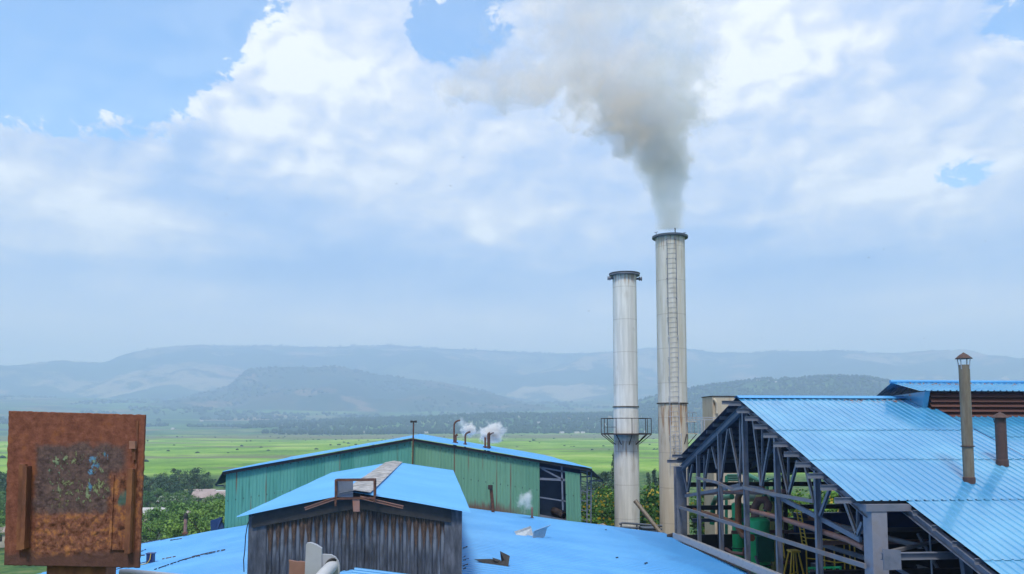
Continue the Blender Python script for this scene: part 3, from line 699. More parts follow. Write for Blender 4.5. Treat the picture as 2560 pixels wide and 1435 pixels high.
# raised ventilator on the ridge
wl_ = pt(622, 1310, Y=YD); wr_ = pt(1155, 1300, Y=YD); XL, XRR = wl_.x, wr_.x
rn = pt(887, 1236, X=XR); rf_ = pt(985, 1152, X=XR); vn_l = pt(589, 1293, Y=rn.y); vn_r = pt(1177, 1281, Y=rn.y)
vf_l = pt(829, 1182, Y=rf_.y); vf_r = pt(1133, 1176, Y=rf_.y)
zv = (rn.z + rf_.z) / 2; rn.z = rf_.z = zv
vent = MB()
wtop = lambda x: zv - .10 - (.178 if x < XR else .155) * abs(x - XR)
def roofz(x): return ZR - (slope_r * (x - XR) if x > XR else (ZR - B.z) / (XR - B.x) * (XR - x))
n = round((XRR - XL - 1.1) / .235); xs = []
for i in range(n):
    for p, q in ((0, 0), (.22, .0), (.36, 1), (.64, 1), (.78, 0)): xs.append((XL + .55 + (i + p) * .235, q))
xs.append((XRR - .55, 0))
va = [(x, YD - .045 * q + mn.noise(Vector((x * 3, 0, 0))) * .012, roofz(x) - .1) for x, q in xs]; vb = [(x, YD - .045 * q, wtop(x)) for x, q in xs]
# the wall in eight lifts so that its sheets bow a little
rows = 8; vv = []
for j in range(rows + 1):
    for a, b in zip(va, vb): vv.append(Vector(a).lerp(Vector(b), j / rows) + Vector((0, mn.noise(Vector((a[0] * 1.3, j * .8, 2))) * .02, 0)))
m_ = len(xs); vent.add(vv, [(j * m_ + i, j * m_ + i + 1, (j + 1) * m_ + i + 1, (j + 1) * m_ + i) for j in range(rows) for i in range(m_ - 1)])
m, g, b = newmat('sooty_rusting_cladding'); v = ocoord(g); x, y, z = g.sep(v)
xo = XL + .55 - XR
ph = g.m('SUBTRACT', g.m('MULTIPLY', g.m('PINGPONG', g.m('DIVIDE', g.m('SUBTRACT', x, xo), .235), .5), 2.), .0)     # 1 on the ribs, 0 in the pans
cell = g.noise(g.comb(g.m('FLOOR', g.m('ADD', g.m('DIVIDE', g.m('SUBTRACT', x, xo), .235), .5)), 3., 0.), 5.3, 0)
down = g.m('SUBTRACT', zv - .55, g.m('MULTIPLY_ADD', g.m('ABSOLUTE', x), .165, z))                        # metres below the roof line
nz = g.noise(g.vm('MULTIPLY', v, (5., 5., .5)), 2.2, 5, .65); nf = g.noise(g.vm('MULTIPLY', v, (4., 4., 1.)), 6, 5, .7); nb = g.noise(v, 1.1, 5, .6)
grey = g.ramp(nz, [(.28, (.012, .015, .022)), (.45, (.045, .05, .065)), (.60, (.085, .095, .12)), (.75, (.19, .21, .25))])
rust = g.ramp(nf, [(.3, (.028, .018, .015)), (.5, (.065, .038, .026)), (.7, (.15, .08, .045))])
tri = g.m('SUBTRACT', g.m('MULTIPLY_ADD', cell, 1.0, .05), g.m('MULTIPLY', ph, .0))
rmask = g.sm(g.m('SUBTRACT', g.m('ADD', g.m('MULTIPLY', ph, .85), g.m('MULTIPLY_ADD', cell, .85, -.12)), g.m('MULTIPLY_ADD', nz, .5, down)), -.12, .12)
pale = g.m('MULTIPLY', g.sm(ph, .55, .15), g.m('MULTIPLY', g.sm(down, .10, .45), g.sm(down, 1.25, .7)))
col = g.mix(g.m('MULTIPLY', pale, .6), grey, (.20, .225, .27))
col = g.mix(rmask, col, rust)
col = g.mix(g.m('MULTIPLY', g.sm(nb, .52, .7), .7), col, (.018, .018, .022))
g.put(b.inputs['Base Color'], col); b.inputs['Roughness'].default_value = .8; bump(g, b, nf, .006, .6); M['soot_wall'] = m
vwall = vent.build('ventilator_wall', 'soot_wall', hall); vwall['label'] = 'sooty ribbed wall of the roof ventilator'
M['soot_flat'] = mk('sooty_flat_sheet', [(.03, .032, .04), (.06, .065, .08), (.12, .125, .15)], 3, .8, st=(2, 2, .5), bmp=.005, bs=14)
for x0, x1 in ((XL, XL + .548), (XRR - .548, XRR)):
    mb = MB(); mb.prism([(x0, YD - .05, roofz(x0) - .2), (x1, YD - .05, roofz(x1) - .2), (x1, YD - .05, wtop(x1)), (x0, YD - .05, wtop(x0))], (0, .09, 0)); mb.build('corner_sheet', 'soot_flat', vwall)
for sx, x0 in ((-1, XL), (1, XRR)):
    mb = MB(); mb.hexa([(x0, YD + .05, roofz(x0) - .2), (x0, rf_.y - .3, roofz(x0) - .2), (x0 - sx * .06, rf_.y - .3, roofz(x0) - .2), (x0 - sx * .06, YD + .05, roofz(x0) - .2),
        (x0, YD + .05, wtop(x0)), (x0, rf_.y - .3, wtop(x0)), (x0 - sx * .06, rf_.y - .3, wtop(x0)), (x0 - sx * .06, YD + .05, wtop(x0))]); mb.build('side_wall', 'soot_flat', vwall)
mb = MB()                                                # dark fascia board under the verge
for xa, xb in ((XL + .12, XR), (XR, XRR - .35)):
    for k in range(1):
        mb.prism([(xa, YD - .12, wtop(xa) - .42), (xb, YD - .12, wtop(xb) - .42 - (.0)), (xb, YD - .12, wtop(xb) + .02), (xa, YD - .12, wtop(xa) + .02)], (0, .055, 0))
mb.build('fascia', 'black', vwall)
vr = MB(); vr.corr(rn, rf_, vn_l, vf_l, .32, .02, ns=14, wave=.02, prof=((0, 0), (.5, 0), (.62, 1), (.88, 1)))
vroof = vr.build('ventilator_roof', 'roof_monitor', hall); vroof['label'] = 'pale blue roof slope of the ventilator, the longer one'
vr = MB(); vr.corr(rn, rf_, vn_r, vf_r, .32, .02, ns=14, wave=.02, prof=((0, 0), (.5, 0), (.62, 1), (.88, 1)))
vr.build('ventilator_roof', 'roof_monitor', hall)['label'] = 'pale blue roof slope of the ventilator on the shed side'
mb = MB(); yr_ = rf_.y - .35; mb.prism([(XL, yr_, roofz(XL) - .2), (XRR, yr_, roofz(XRR) - .2), (XRR, yr_, wtop(XRR)), (XR, yr_, wtop(XR)), (XL, yr_, wtop(XL))], (0, .05, 0)); mb.build('rear_wall', 'soot_flat', vwall)
mb = MB(); mb.prism([(XR - .6, YD + .06, wtop(XR - .6) - .1), (XR + .6, YD + .06, wtop(XR + .6) - .1), (XR + .6, YD + .06, wtop(XR + .6) + .10), (XR, YD + .06, zv - .01), (XR - .6, YD + .06, wtop(XR - .6) + .10)], (0, .03, 0)); mb.build('ridge_closure', 'soot_flat', vwall)
cp = MB(); nseg = 9
for k in range(nseg):
    a, b_ = rn.lerp(rf_, k / nseg), rn.lerp(rf_, (k + 1.06) / nseg); l0, l1 = .055 + .012, .05
    for sx, sl in ((-1, .178), (1, .155)):
        cp.hexa([a + Vector((0, 0, l0)), b_ + Vector((0, 0, l1)), b_ + Vector((sx * .48, 0, l1 - .48 * sl)), a + Vector((sx * .48, 0, l0 - .48 * sl)),
                 a + Vector((0, 0, l0 + .012)), b_ + Vector((0, 0, l1 + .012)), b_ + Vector((sx * .48, 0, l1 + .012 - .48 * sl)), a + Vector((sx * .48, 0, l0 + .012 - .48 * sl))])
cp.build('ridge_cap', 'ridge_cap', hall)
# rusty angle bars fixed under the verge
for a, b_ in (((762, 1272), (842, 1244)), ((900, 1243), (1008, 1268))):
    mb = MB(); q0, q1 = pt(*a, Y=rn.y - .1), pt(*b_, Y=rn.y - .1); mb.channel(q0, q1, .07, .09, .018)
    mb.build('verge_angle', 'rust_pipe', hall)
# box frame on the ridge
yb = rn.y - .28; P = lambda x, y, dy=0.: pt(x, y, Y=yb) + Vector((0, dy, 0))
tl, tr_, br, bl = P(839, 1201), P(936, 1200), P(936, 1245), P(839, 1247)
fr = thing('lamp_frame', 'rusty steel box frame standing at the front of the ventilator ridge', 'steel frame', P(887, 1247))
mb = MB()
for dy in (0, .4):
    o_ = Vector((0, dy, 0))
    for a, b_ in ((tl, tr_), (tr_, br), (br, bl), (bl, tl)): mb.bar(a + o_, b_ + o_, .055, .055, up=(0, 1, .01))
for a in (tl, tr_, bl, br): mb.bar(a, a + Vector((0, .4, 0)), .05, .05)
mb.bar(bl, bl + Vector((0, 0, -.22)), .055, .055, up=(0, 1, 0)); mb.bar(br, br + Vector((0, 0, -.12)), .055, .055, up=(0, 1, 0))
mb.build('frame', 'rust_dark', fr)
q = P(841, 1203), P(880, 1203), P(880, 1245), P(841, 1245)
mb = MB(); mb.prism([k + Vector((0, .30, 0)) for k in q], (0, .03, 0)); mb.build('back_panel', 'steel_blue_grey', fr)
mb = MB(); mb.prism([P(881, 1246), P(899, 1246), P(899, 1279), P(883, 1279)], (0, .04, 0)); mb.build('hanging_plate', 'rust_pipe', fr)
# cable down the side of the ventilator
cb = MB(); cb.tube([pt(x, y, Y=YD - .5) for x, y in ((634, 1290), (625, 1297), (619, 1310), (614, 1340), (612, 1375), (609, 1400), (610, 1430))], .016, 6)
solo(cb, 'cable', 'cable', 'thin dark cable hanging down the side of the sooty ventilator', 'cable')

# small things on the low roof
def small_pipe(name, label, px, y0, y1, fn_, r, cap, mat='rust_pipe', group=None):
    b = fn_(px, y0); t = pt(px, y1, Y=b.y); p = thing(name, label, 'pipe', b, group)
    mb = MB(); mb.tube([b + Vector((0, 0, -.1)), Vector((b.x, b.y, t.z))], r, 12); mb.build('pipe', mat, p)
    mb = MB(); mb.lathe(b, [(r * 1.9, -.02), (r * 1.6, .06), (r, .12)], 14); mb.build('base_collar', 'rust_dark', p)
    if cap:
        mb = MB(); z = t.z - b.z; mb.lathe(b, [(r, z - .15), (r * 1.25, z - .14), (r * 1.3, z + .05), (r * .9, z + .16), (.001, z + .2)], 12); mb.build('cap', 'black', p)
    return p
small_pipe('vent_pipe', 'short rusty vent pipe with a black cap at the far edge of the low roof', 463, 1334, 1290, lambda x, y: Vector((pt(x, y, Y=GY - .3))), .10, True)
small_pipe('vent_pipe', 'little rusty pipe puffing steam beside the opening of the green hall', 1330, 1296, 1268, rroof, .06, False)
b = pt(1228, 1276, Y=GY - .25); t = pt(1228, 1222, Y=GY - .25)
e = thing('elbow_pipe', 'thick rusty pipe with an elbow against the green wall', 'pipe', b)
mb = MB(); mb.tube([b + Vector((.10, -.35, -.3)), b + Vector((.08, -.35, .1)), Vector((t.x - .02, t.y - .35, t.z - .05)), Vector((t.x - .06, t.y - .32, t.z + .1)), Vector((t.x - .08, t.y - .45, t.z + .16))], .10, 12, False); mb.build('pipe', 'rust_dark', e)
mb = MB(); mb.lathe(Vector((t.x - .08, t.y - .43, t.z + .13)), [(.001, -.14), (.14, -.13), (.15, 0), (.14, .13), (.001, .14)], 14); mb.build('elbow', 'black_rust', e)
# torn piece of gutter
c = rroof(1332, 1340); gt = thing('gutter_piece', 'bent pale piece of gutter lying upside up on the blue roof', 'scrap metal', c)
def gsec(y): return [(-1.0, y, .55), (-.72, y, .52), (-.60, y, .02), (-.30, y, -.0), (.30, y, 0), (.62, y, .55), (.95, y, .62)]
ax = Vector((1, .55, .0)).normalized(); ay = Vector((-.55, 1, 0)).normalized()
yc = c.y
q = lambda x, y, d: on_plane(x, y, Vector((0, yc + d, 0)), Vector((0, 1, 0)))
mb = MB()
def plate(*p):
    p = [Vector(k) for k in p]; nn_ = (p[1] - p[0]).cross(p[2] - p[0]).normalized() * .012
    mb.prism(p, nn_)
Q = lambda x, y, d: q(1000 + x / 3.458, 1020 + y / 3.458, d)
L0, L1, B0, B1, R1, R0 = Q(988, 1068, -.75), Q(1000, 1088, -.75), Q(1040, 1142, -.95), Q(1137, 1157, -1.05), Q(1152, 1070, -1.05), Q(1168, 1058, -1.1)
l0, l1, b0, b1, r1, r0 = Q(1130, 1020, .15), Q(1136, 1040, .15), Q(1150, 1092, .0), Q(1250, 1112, -.35), Q(1270, 1036, -.3), Q(1304, 1008, -.35)
plate(L0, l0, l1, L1); plate(L1, l1, b0, B0); plate(B0, b0, b1, B1); plate(B1, b1, r1, R1); plate(R1, r1, r0, R0)
mb.build('sheet', 'galv', gt)
# dark scrap sheet
c = rroof(1232, 1405); sc_ = thing('scrap_sheet', 'crumpled dark rusty sheet scrap lying on the blue roof', 'scrap metal', c); yc = c.y
mb = MB()
plate(q(1186, 1398, -.75), q(1225, 1397, -.35), q(1251, 1400, -.4), q(1256, 1410, -.75), q(1238, 1412, -.85), q(1215, 1409, -.9))
plate(q(1240, 1409, -.8), q(1253, 1402, -.6), q(1250, 1378, -.5), q(1274, 1390, -.6), q(1270, 1418, -.95), q(1243, 1414, -.9))
plate(q(1231, 1394, -.5), q(1252, 1400, -.5), q(1250, 1405, -.7), q(1236, 1402, -.7))
mb.build('sheet', 'black', sc_)
# small blue box with a wire
c = lroof(377, 1408); bx = thing('junction_box', 'small dark blue box with wires lying on the low roof', 'junction box', c)
mb = MB(); mb.box(c + Vector((-.16, -.13, .02)), c + Vector((.14, .13, .42))); mb.box(c + Vector((-.19, -.16, .42)), c + Vector((.17, .16, .46))); mb.build('body', 'blue_plastic', bx)
mb = MB(); mb.tube([c + Vector((.04, -.15, .45)), c + Vector((.03, -.22, .2)), c + Vector((-.05, -.3, .05)), c + Vector((-.7, -.8, -.05))], .018, 6); mb.build('wire', 'yellow', bx)
mb = MB(); mb.tube([c + Vector((-.1, -.15, .1)), c + Vector((-.5, -.35, .02)), c + Vector((-1.4, -.9, -.15))], .02, 6); mb.build('wire', 'cable', bx)
for dx_, k in ((538, 0), (552, 1)):
    c = pt(dx_, 1312, Y=GY + 1.0); o_ = Vector((0, 0, -.35)); mb = MB()
    mb.o = c; mb.prism([c + Vector((-.25, 0, -.5)), c + Vector((.3, .1, -.5)), c + Vector((.35 - .5 * k, .1, .45)), c + Vector((-.3 + .3 * k, 0, .25))], (0, .25, 0))
    solo(mb, 'metal_offcut', 'deep_blue', ['dark bent offcut sticking up at the roof edge left of its neighbour', 'dark offcut leaning beside the corner of the green hall'][k], 'scrap metal')

# ------------------------------------------------------------------ green hall behind
GW = GY + .12
gl, ga, gr = pt(565, 1181, Y=GW), pt(1030, 1097, Y=GW), pt(1463, 1168, Y=GW)
gh_ = thing('green_hall', 'gabled hall with green ribbed cladding and a thin blue roof', 'factory hall', (ga.x, GW, 0))
ZB = 5.5; zl = lambda x: ga.z - (ga.z - gl.z) / (ga.x - gl.x) * (ga.x - x) if x < ga.x else ga.z - (ga.z - gr.z) / (gr.x - ga.x) * (x - ga.x)
def clad(x0, x1, name, mat, label, ztop=lambda x: zl(x) - .10, warp=0.):
    mb = MB(); per = .20; n = max(1, round((x1 - x0) / per)); pr = []
    for i in range(n):
        for p, h in ((0, 0), (.55, 0), (.68, 1), (.88, 1)): pr.append((x0 + (x1 - x0) * (i + p) / n, h))
    pr.append((x1, 0)); m_ = len(pr); vs = []
    for j in range(7):
        for x, h in pr:
            z = ZB + (ztop(x) - ZB) * j / 6; vs.append((x + warp * (1 - j / 6), GW - .028 * h + mn.noise(Vector((x * 1.1, j * .7, 3))) * .02, z))
    mb.add(vs, [(j * m_ + i, j * m_ + i + 1, (j + 1) * m_ + i + 1, (j + 1) * m_ + i) for j in range(6) for i in range(m_ - 1)])
    o = mb.build(name, mat, gh_); o['label'] = label; return o
xo1, xo2, xo3 = pt(1349, 1200, Y=GW).x, pt(1413, 1200, Y=GW).x, pt(1450, 1200, Y=GW).x
# the green cladding's stain works from the part's own zero: shift the thing so that z = 0 is the wall foot seen over the roof
clad(gl.x, ga.x - .01, 'wall', 'wall_teal', 'teal half of the gable wall')
ORG_save = ORG[gh_.name]
clad(ga.x + .01, xo1, 'wall', 'wall_green', 'grass green half of the gable wall')
clad(xo2, xo3, 'wall_sheet', 'wall_green', 'loose green sheet beyond the opening', lambda x: zl(x) - .45, .12)
for sx, p0, p1 in ((-1, Vector((gl.x - .15, GW, zl(gl.x) + .0)), ga), (1, ga, Vector((pt(1478, 1170, Y=GW).x, GW, zl(gr.x) - .12)))):
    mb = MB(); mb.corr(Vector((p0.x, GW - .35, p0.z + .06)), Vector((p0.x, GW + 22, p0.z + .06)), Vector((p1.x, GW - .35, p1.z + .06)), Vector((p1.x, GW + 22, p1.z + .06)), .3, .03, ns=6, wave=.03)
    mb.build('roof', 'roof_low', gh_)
    mb = MB(); mb.bar(Vector((p0.x, GW - .22, p0.z - .05)), Vector((p1.x, GW - .22, p1.z - .05)), .05, .16, up=(0, 0, 1)); mb.build('verge_board', 'black', gh_)
# drooping hoods at both eaves
for nm, e0, tip, low in (('a', Vector((gl.x - .1, GW - .35, zl(gl.x) + .04)), pt(538, 1213, Y=GW - .35), -1), ('b', Vector((pt(1474, 1170, Y=GW).x, GW - .35, zl(gr.x) - .1)), pt(1508, 1201, Y=GW - .35), 1)):
    mb = MB(); mb.hexa([e0, e0 + Vector((0, 22, 0)), tip + Vector((0, 22, 0)), tip, e0 + Vector((0, 0, .03)), e0 + Vector((0, 22, .03)), tip + Vector((0, 22, .03)), tip + Vector((0, 0, .03))])
    for yy in (.1, 4, 8, 12):
        mb.bar(tip + Vector((0, yy, -.03)), Vector((e0.x - low * .05, tip.y + yy, tip.z - .03)), .05, .08)
    mb.build('eave_hood', 'roof_under', gh_)
mb = MB(); mb.box((gl.x, GW + .05, ZB), (gl.x + .06, GW + 22, gl.z - .1)); mb.build('side_wall', 'wall_teal', gh_)
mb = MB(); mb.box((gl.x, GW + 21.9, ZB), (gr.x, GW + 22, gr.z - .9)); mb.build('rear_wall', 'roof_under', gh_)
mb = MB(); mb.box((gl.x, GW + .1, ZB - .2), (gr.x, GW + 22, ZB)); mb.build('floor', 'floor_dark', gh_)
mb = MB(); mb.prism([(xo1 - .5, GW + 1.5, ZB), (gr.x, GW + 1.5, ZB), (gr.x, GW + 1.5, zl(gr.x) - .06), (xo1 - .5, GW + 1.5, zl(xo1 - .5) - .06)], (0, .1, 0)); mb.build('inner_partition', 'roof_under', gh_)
W = lambda x, y, dy=.12: pt(x, y, Y=GW + dy)
for i, (a, b_, w) in enumerate([((1349, 1168), (1415, 1180), .09), ((1349, 1197), (1415, 1200), .14), ((1349, 1243), (1420, 1254), .08), ((1352, 1170), (1405, 1198), .10), ((1404, 1160), (1407, 1275), .10), ((1349, 1290), (1420, 1304), .2)]):
    mb = MB(); mb.bar(W(*a), W(*b_), .06, w, up=(0, 1, 0)) if False else mb.bar(W(*a), W(*b_), w, .06, up=(0, 1, 0)); mb.build('framing_bar', 'steel_blue_grey', gh_)
for sx_, xx in ((0, 1452), (1, 1468), (1, 1478)):
    mb = MB(); mb.bar(W(xx, 1172, .5), W(xx - 1, 1325, .5), .07, .07, up=(0, 1, 0)); mb.build('column_chord', 'steel_blue_grey', gh_)
for k in range(12):
    mb = MB(); y = 1178 + k * 12; mb.bar(W(1468, y, .5), W(1478, y + (0 if k % 2 else 0), .5), .04, .04, up=(0, 1, 0))
    if k % 2 == 0: mb.bar(W(1452, y, .5), W(1467, y + 4, .5), .05, .05, up=(0, 1, 0))
    mb.build('lacing_bar', 'steel_blue_grey', gh_)
mb = MB(); mb.tube([pt(1385, 1276, Y=GW + 1.45), pt(1411, 1291, Y=GW + .3)], .24, 20, False); mb.tube([pt(1385, 1276, Y=GW + 1.45), pt(1411, 1291, Y=GW + .3)], .21, 20, False)
solo(mb, 'large_pipe', 'black_rust', 'wide dark pipe end lying inside the opening of the green hall', 'pipe', loc=pt(1400, 1290, Y=GW + 1))
# mast on the gable
p0, p1 = pt(1031, 1160, Y=GW - .3), pt(1034, 1055, Y=GW - .3)
ms = thing('mast', 'thin dark mast with a small lamp head at the peak of the green hall', 'mast', p0)
mb = MB(); mb.tube([p0 + Vector((0, 0, -1)), p1], .045, 8); mb.build('pole', 'rust_dark', ms)
mb = MB(); mb.box(p1 + Vector((-.16, -.08, .0)), p1 + Vector((.16, .10, .07))); mb.box(p1 + Vector((-.20, -.13, -.04)), p1 + Vector((-.06, .05, .09))); mb.box(p1 + Vector((.06, -.13, -.04)), p1 + Vector((.2, .05, .09))); mb.build('lamp_head', 'black', ms)
# steam pipes behind the ridge
def hook(px, yt, yb, D, r, bend, label):
    b = pt(px, yb, Y=D); t = pt(px, yt, Y=D); o = thing('steam_pipe', label, 'pipe', (b.x, b.y, b.z - 3), 'steam pipes on the green hall')
    pts = [Vector((b.x, b.y, b.z - 3)), Vector((b.x, b.y, t.z - bend * .8))] + [Vector((b.x + bend * (1 - math.cos(k * .39)), b.y, t.z - bend * .8 + bend * .8 * math.sin(k * .39))) for k in range(1, 5)]
    mb = MB(); mb.tube(pts, r * .8, 10); mb.build('pipe', 'rust_dark', o)
    mb = MB(); mb.lathe(Vector((b.x, b.y, b.z)), [(r * 1.1, .1), (r * 1.8, .1), (r * 1.8, .18), (r * 1.1, .18)], 10); mb.build('flange', 'rust_dark', o); return o
YP = 56
hook(1135, 1051, 1112, YP, .075, .42, 'tallest rusty pipe with a hooked top behind the green hall ridge')
hook(1139, 1087, 1112, YP, .10, .14, 'short stubby rusty pipe right beside the tallest hooked one')
hook(1163, 1080, 1115, YP, .075, .36, 'hooked rusty pipe in front of the smaller steam cloud')
hook(1213, 1094, 1122, YP, .085, .02, 'straight dark pipe stub below the larger steam cloud')
hook(1221, 1083, 1123, YP, .11, .12, 'thick rusty pipe in front of the larger steam cloud')
hook(1224, 1082, 1123, YP + .4, .05, .30, 'thin hooked pipe just behind the thick steam pipe')

# ------------------------------------------------------------------ chimneys
def stack(name, label, cx, ybase, ytop, D, r_top, r_bot, mat, zg=0.):
    top = pt(cx, ytop, Y=D); c = Vector((top.x, D, 0)); zt = top.z
    t = thing(name, label, 'chimney', c); return t, c, zt
YS = 60.0
st, c, zt = stack('chimney', 'shorter pale steel chimney with a railed platform around it', 1561, 1320, 686, YS, 0, 0, None)
M['stack_a'] = stack_mat('white_stack_paint', (.56, .565, .56), (.73, .73, .72), [(zt - .1, 1.8), (12.9, 3.6)], .7)
rt, rb = 30.2 / F * YS, 31.5 / F * YS; c2 = Vector((c.x, YS, 0))
zring = pt(1565, 1017, Y=YS).z
mb = MB(); mb.lathe(c, [(rb, 0), (rb, zring - .05), (rb * .985, zring), (rt, zt), (rt - .02, zt), (rt - .03, zt - 3)], 48); mb.build('shell', 'stack_a', st)
mb = MB(); mb.lathe(c, [(rb, zring - .04), (rb + .06, zring - .04), (rb + .06, zring + .03), (rb - .02, zring + .03)], 48, False); mb.build('joint_ring', 'black_rust', st)
zr2 = zring - .02
rf = 39 / F * YS
mb = MB(); mb.lathe(c, [(rt, zt - .12), (rf, zt - .12), (rf, zt), (rt - .02, zt), (rt - .02, zt - .12)], 48, False); mb.build('top_flange', 'steel_blue_grey', st)
mb = MB(); mb.lathe(c, [(rf - .06, zt + .005), (rf + .02, zt + .005), (rf + .02, zt + .06), (rt - .02, zt + .06)], 48, False); mb.build('flange_ring', 'black', st)
zn = pt(1561, 697, Y=YS).z
for sx in (-1, 1):
    mb = MB(); a = c + Vector((sx * (rt - .05), -.1, zn)); e = a + Vector((sx * .45, 0, 0)); mb.tube([a, e], .09, 14)
    for q_ in (.28, .42): mb.tube([a + Vector((sx * q_, 0, 0)), a + Vector((sx * (q_ + .05), 0, 0))], .16, 14)
    mb.build('nozzle', 'steel_blue_grey', st)
zd = pt(1567, 1086, Y=YS).z; zh = pt(1567, 1046, Y=YS).z; rp = 63 / F * YS; NP = 10
pl = [c + Vector((rp * math.cos(2 * math.pi * (k + .5) / NP), rp * math.sin(2 * math.pi * (k + .5) / NP), 0)) for k in range(NP)]
mb = MB(); ins = [c + Vector(((rb + .02) * math.cos(2 * math.pi * (k + .5) / NP), (rb + .02) * math.sin(2 * math.pi * (k + .5) / NP), 0)) for k in range(NP)]
for k in range(NP):
    k2 = (k + 1) % NP; o_ = Vector((0, 0, zd)); u_ = Vector((0, 0, zd + .04)); mb.hexa([ins[k] + o_, pl[k] + o_, pl[k2] + o_, ins[k2] + o_, ins[k] + u_, pl[k] + u_, pl[k2] + u_, ins[k2] + u_])
    mb.bar(pl[k] + u_, pl[k2] + u_, .05, .10)
dk = mb.build('platform', 'black_rust', st)
for k in range(NP):
    mb = MB(); mb.tube([pl[k] + Vector((0, 0, zd)), pl[k] + Vector((0, 0, zh))], .028, 6); mb.build('railing_post', 'black_rust', dk)
    mb = MB(); mb.bar(pl[k] + Vector((0, 0, zd)), c + (pl[k] - c).normalized() * rb + Vector((0, 0, zd - .75)), .05, .05); mb.build('bracket', 'black_rust', dk)
mb = MB(); mb.tube([p + Vector((0, 0, zh)) for p in pl] + [pl[0] + Vector((0, 0, zh))], .03, 6); mb.build('handrail', 'black_rust', dk)
mb = MB(); mb.tube([pl[k] + Vector((0, 0, (zd + zh) / 2 - .05)) for k in (5, 6)], .022, 6); mb.build('midrail', 'black_rust', dk)

YT = 57.0
st, c, zt = stack('chimney', 'taller rust streaked chimney with a ladder and dark smoke', 1675, 1335, 592, YT, 0, 0, None)
zj = pt(1684, 1008, Y=YT).z
M['stack_b'] = stack_mat('cream_stack_paint', (.50, .475, .41), (.62, .61, .58), [(zt - .1, 2.2)], .6)
M['stack_c'] = stack_mat('rust_streaked_stack_paint', (.50, .43, .34), (.58, .53, .45), [(zj - .05, 7.5)], .85)
rt, rb = 37.5 / F * YT, 37.5 / F * YT
mb = MB(); mb.lathe(c, [(rb * .99, zj), (rt, zt), (rt - .02, zt), (rt - .03, zt - 3)], 48); mb.build('upper_shell', 'stack_b', st)
mb = MB(); mb.lathe(c, [(rb * .98, 0), (rb * .98, zj - .04), (rb * .9, zj - .04)], 48); mb.build('lower_shell', 'stack_c', st)
mb = MB(); mb.lathe(c, [(rb * .97, zj - .045), (rb + .06, zj - .045), (rb + .06, zj + .02), (rb * .97, zj + .02)], 48, False); mb.build('joint_ring', 'black_rust', st)
rf = 46 / F * YT
mb = MB(); mb.lathe(c, [(rt, zt - .12), (rf, zt - .12), (rf, zt + .02), (rt - .02, zt + .02), (rt - .02, zt - .12)], 48, False); mb.build('top_flange', 'steel_dark', st)
for a_, hh in ((-1.0, .28), (1.0, .30)):
    p = c + Vector((a_ * rt, -.1, zt)); mb = MB(); mb.tube([p, p + Vector((0, 0, hh))], .022, 6); mb.tube([p + Vector((-.13, 0, hh + (-.02))), p + Vector((.13, 0, hh + .05))], .02, 6); mb.build('lifting_lug', 'steel_dark', st)
mb = MB(); p = c + Vector((.03, -rf + .1, zt)); mb.tube([p, p + Vector((0, 0, .36))], .04, 8); mb.build('lightning_rod', 'black', st)
def ladder(px0, y0, px1, y1, nr, yoff, w, mat):
    a, b_ = pt(px0, y0, Y=YT - yoff), pt(px1, y1, Y=YT - yoff); mb = MB(); e = Vector((w / 2, 0, 0))
    mb.bar(a - e, b_ - e, .04, .03, up=(0, 1, 0)); mb.bar(a + e, b_ + e, .04, .03, up=(0, 1, 0))
    for k in range(nr): p = a.lerp(b_, (k + .5) / nr); mb.tube([p - e, p + e], .014, 5)
    for k in range(0, nr, 4): p = a.lerp(b_, (k + .5) / nr); mb.bar(p - e, p - e + Vector((0, yoff - rb + .08, 0)), .05, .04); mb.bar(p + e, p + e + Vector((0, yoff - rb + .1, 0)), .05, .04)
    return mb.build('ladder', mat, st)
ladder(1678.5, 591, 1682.5, 838, 20, rb + .16, .66, 'steel_blue_grey')
ladder(1684.5, 838, 1688, 1172, 27, rb + .20, .66, 'steel_light')
ladder(1696, 1083, 1698, 1150, 8, rb + .55, .42, 'steel_light')
# side cage and landing near the joint
zl0, zl1, zl2 = pt(1716, 1085, Y=YT).z, pt(1716, 1056, Y=YT).z, pt(1716, 1031, Y=YT).z
mb = MB()
for z0, x1_, z1 in ((zl0, 1.62, zl1), (zl1 + .05, 1.5, zl2)):
    xs_ = (rb * .6, x1_); ya, yb_ = -.75, .1
    mb.hexa([c + Vector(k) for k in ((xs_[0], ya, z0), (xs_[1], ya, z0), (xs_[1], yb_, z0), (xs_[0], yb_, z0), (xs_[0], ya, z0 + .05), (xs_[1], ya, z0 + .05), (xs_[1], yb_, z0 + .05), (xs_[0], yb_, z0 + .05))])
ld = mb.build('landing', 'tank_beige', st)
for z0, x1_, z1 in ((zl0, 1.62, zl1), (zl1 + .05, 1.5, zl2)):
    mb = MB()
    for xx in (x1_, x1_ - .5, rb * .7): mb.tube([c + Vector((xx, -.75, z0)), c + Vector((xx, -.75, z1))], .02, 6)
    mb.tube([c + Vector((rb * .6, -.75, z1)), c + Vector((x1_, -.75, z1)), c + Vector((x1_, .1, z1)), c + Vector((x1_, .1, z0))], .022, 6); mb.build('railing', 'steel_light', ld)
mb = MB(); mb.bar(c + Vector((1.55, -.6, zl0)), c + Vector((rb * .85, -.5, zl0 - .75)), .05, .05); mb.bar(c + Vector((.75, -.85, zl0)), c + Vector((.55, -.9, zl0 - .7)), .05, .05); mb.build('brace', 'black_rust', ld)
mb = MB(); mb.tube([c + Vector((rb * .98, .1, zl0 - 4)), c + Vector((rb * .98, .1, zl0 + .1)), c + Vector((rb * .8, .1, zl0 + .3))], .10, 10); mb.build('downpipe', 'rust_dark', st)
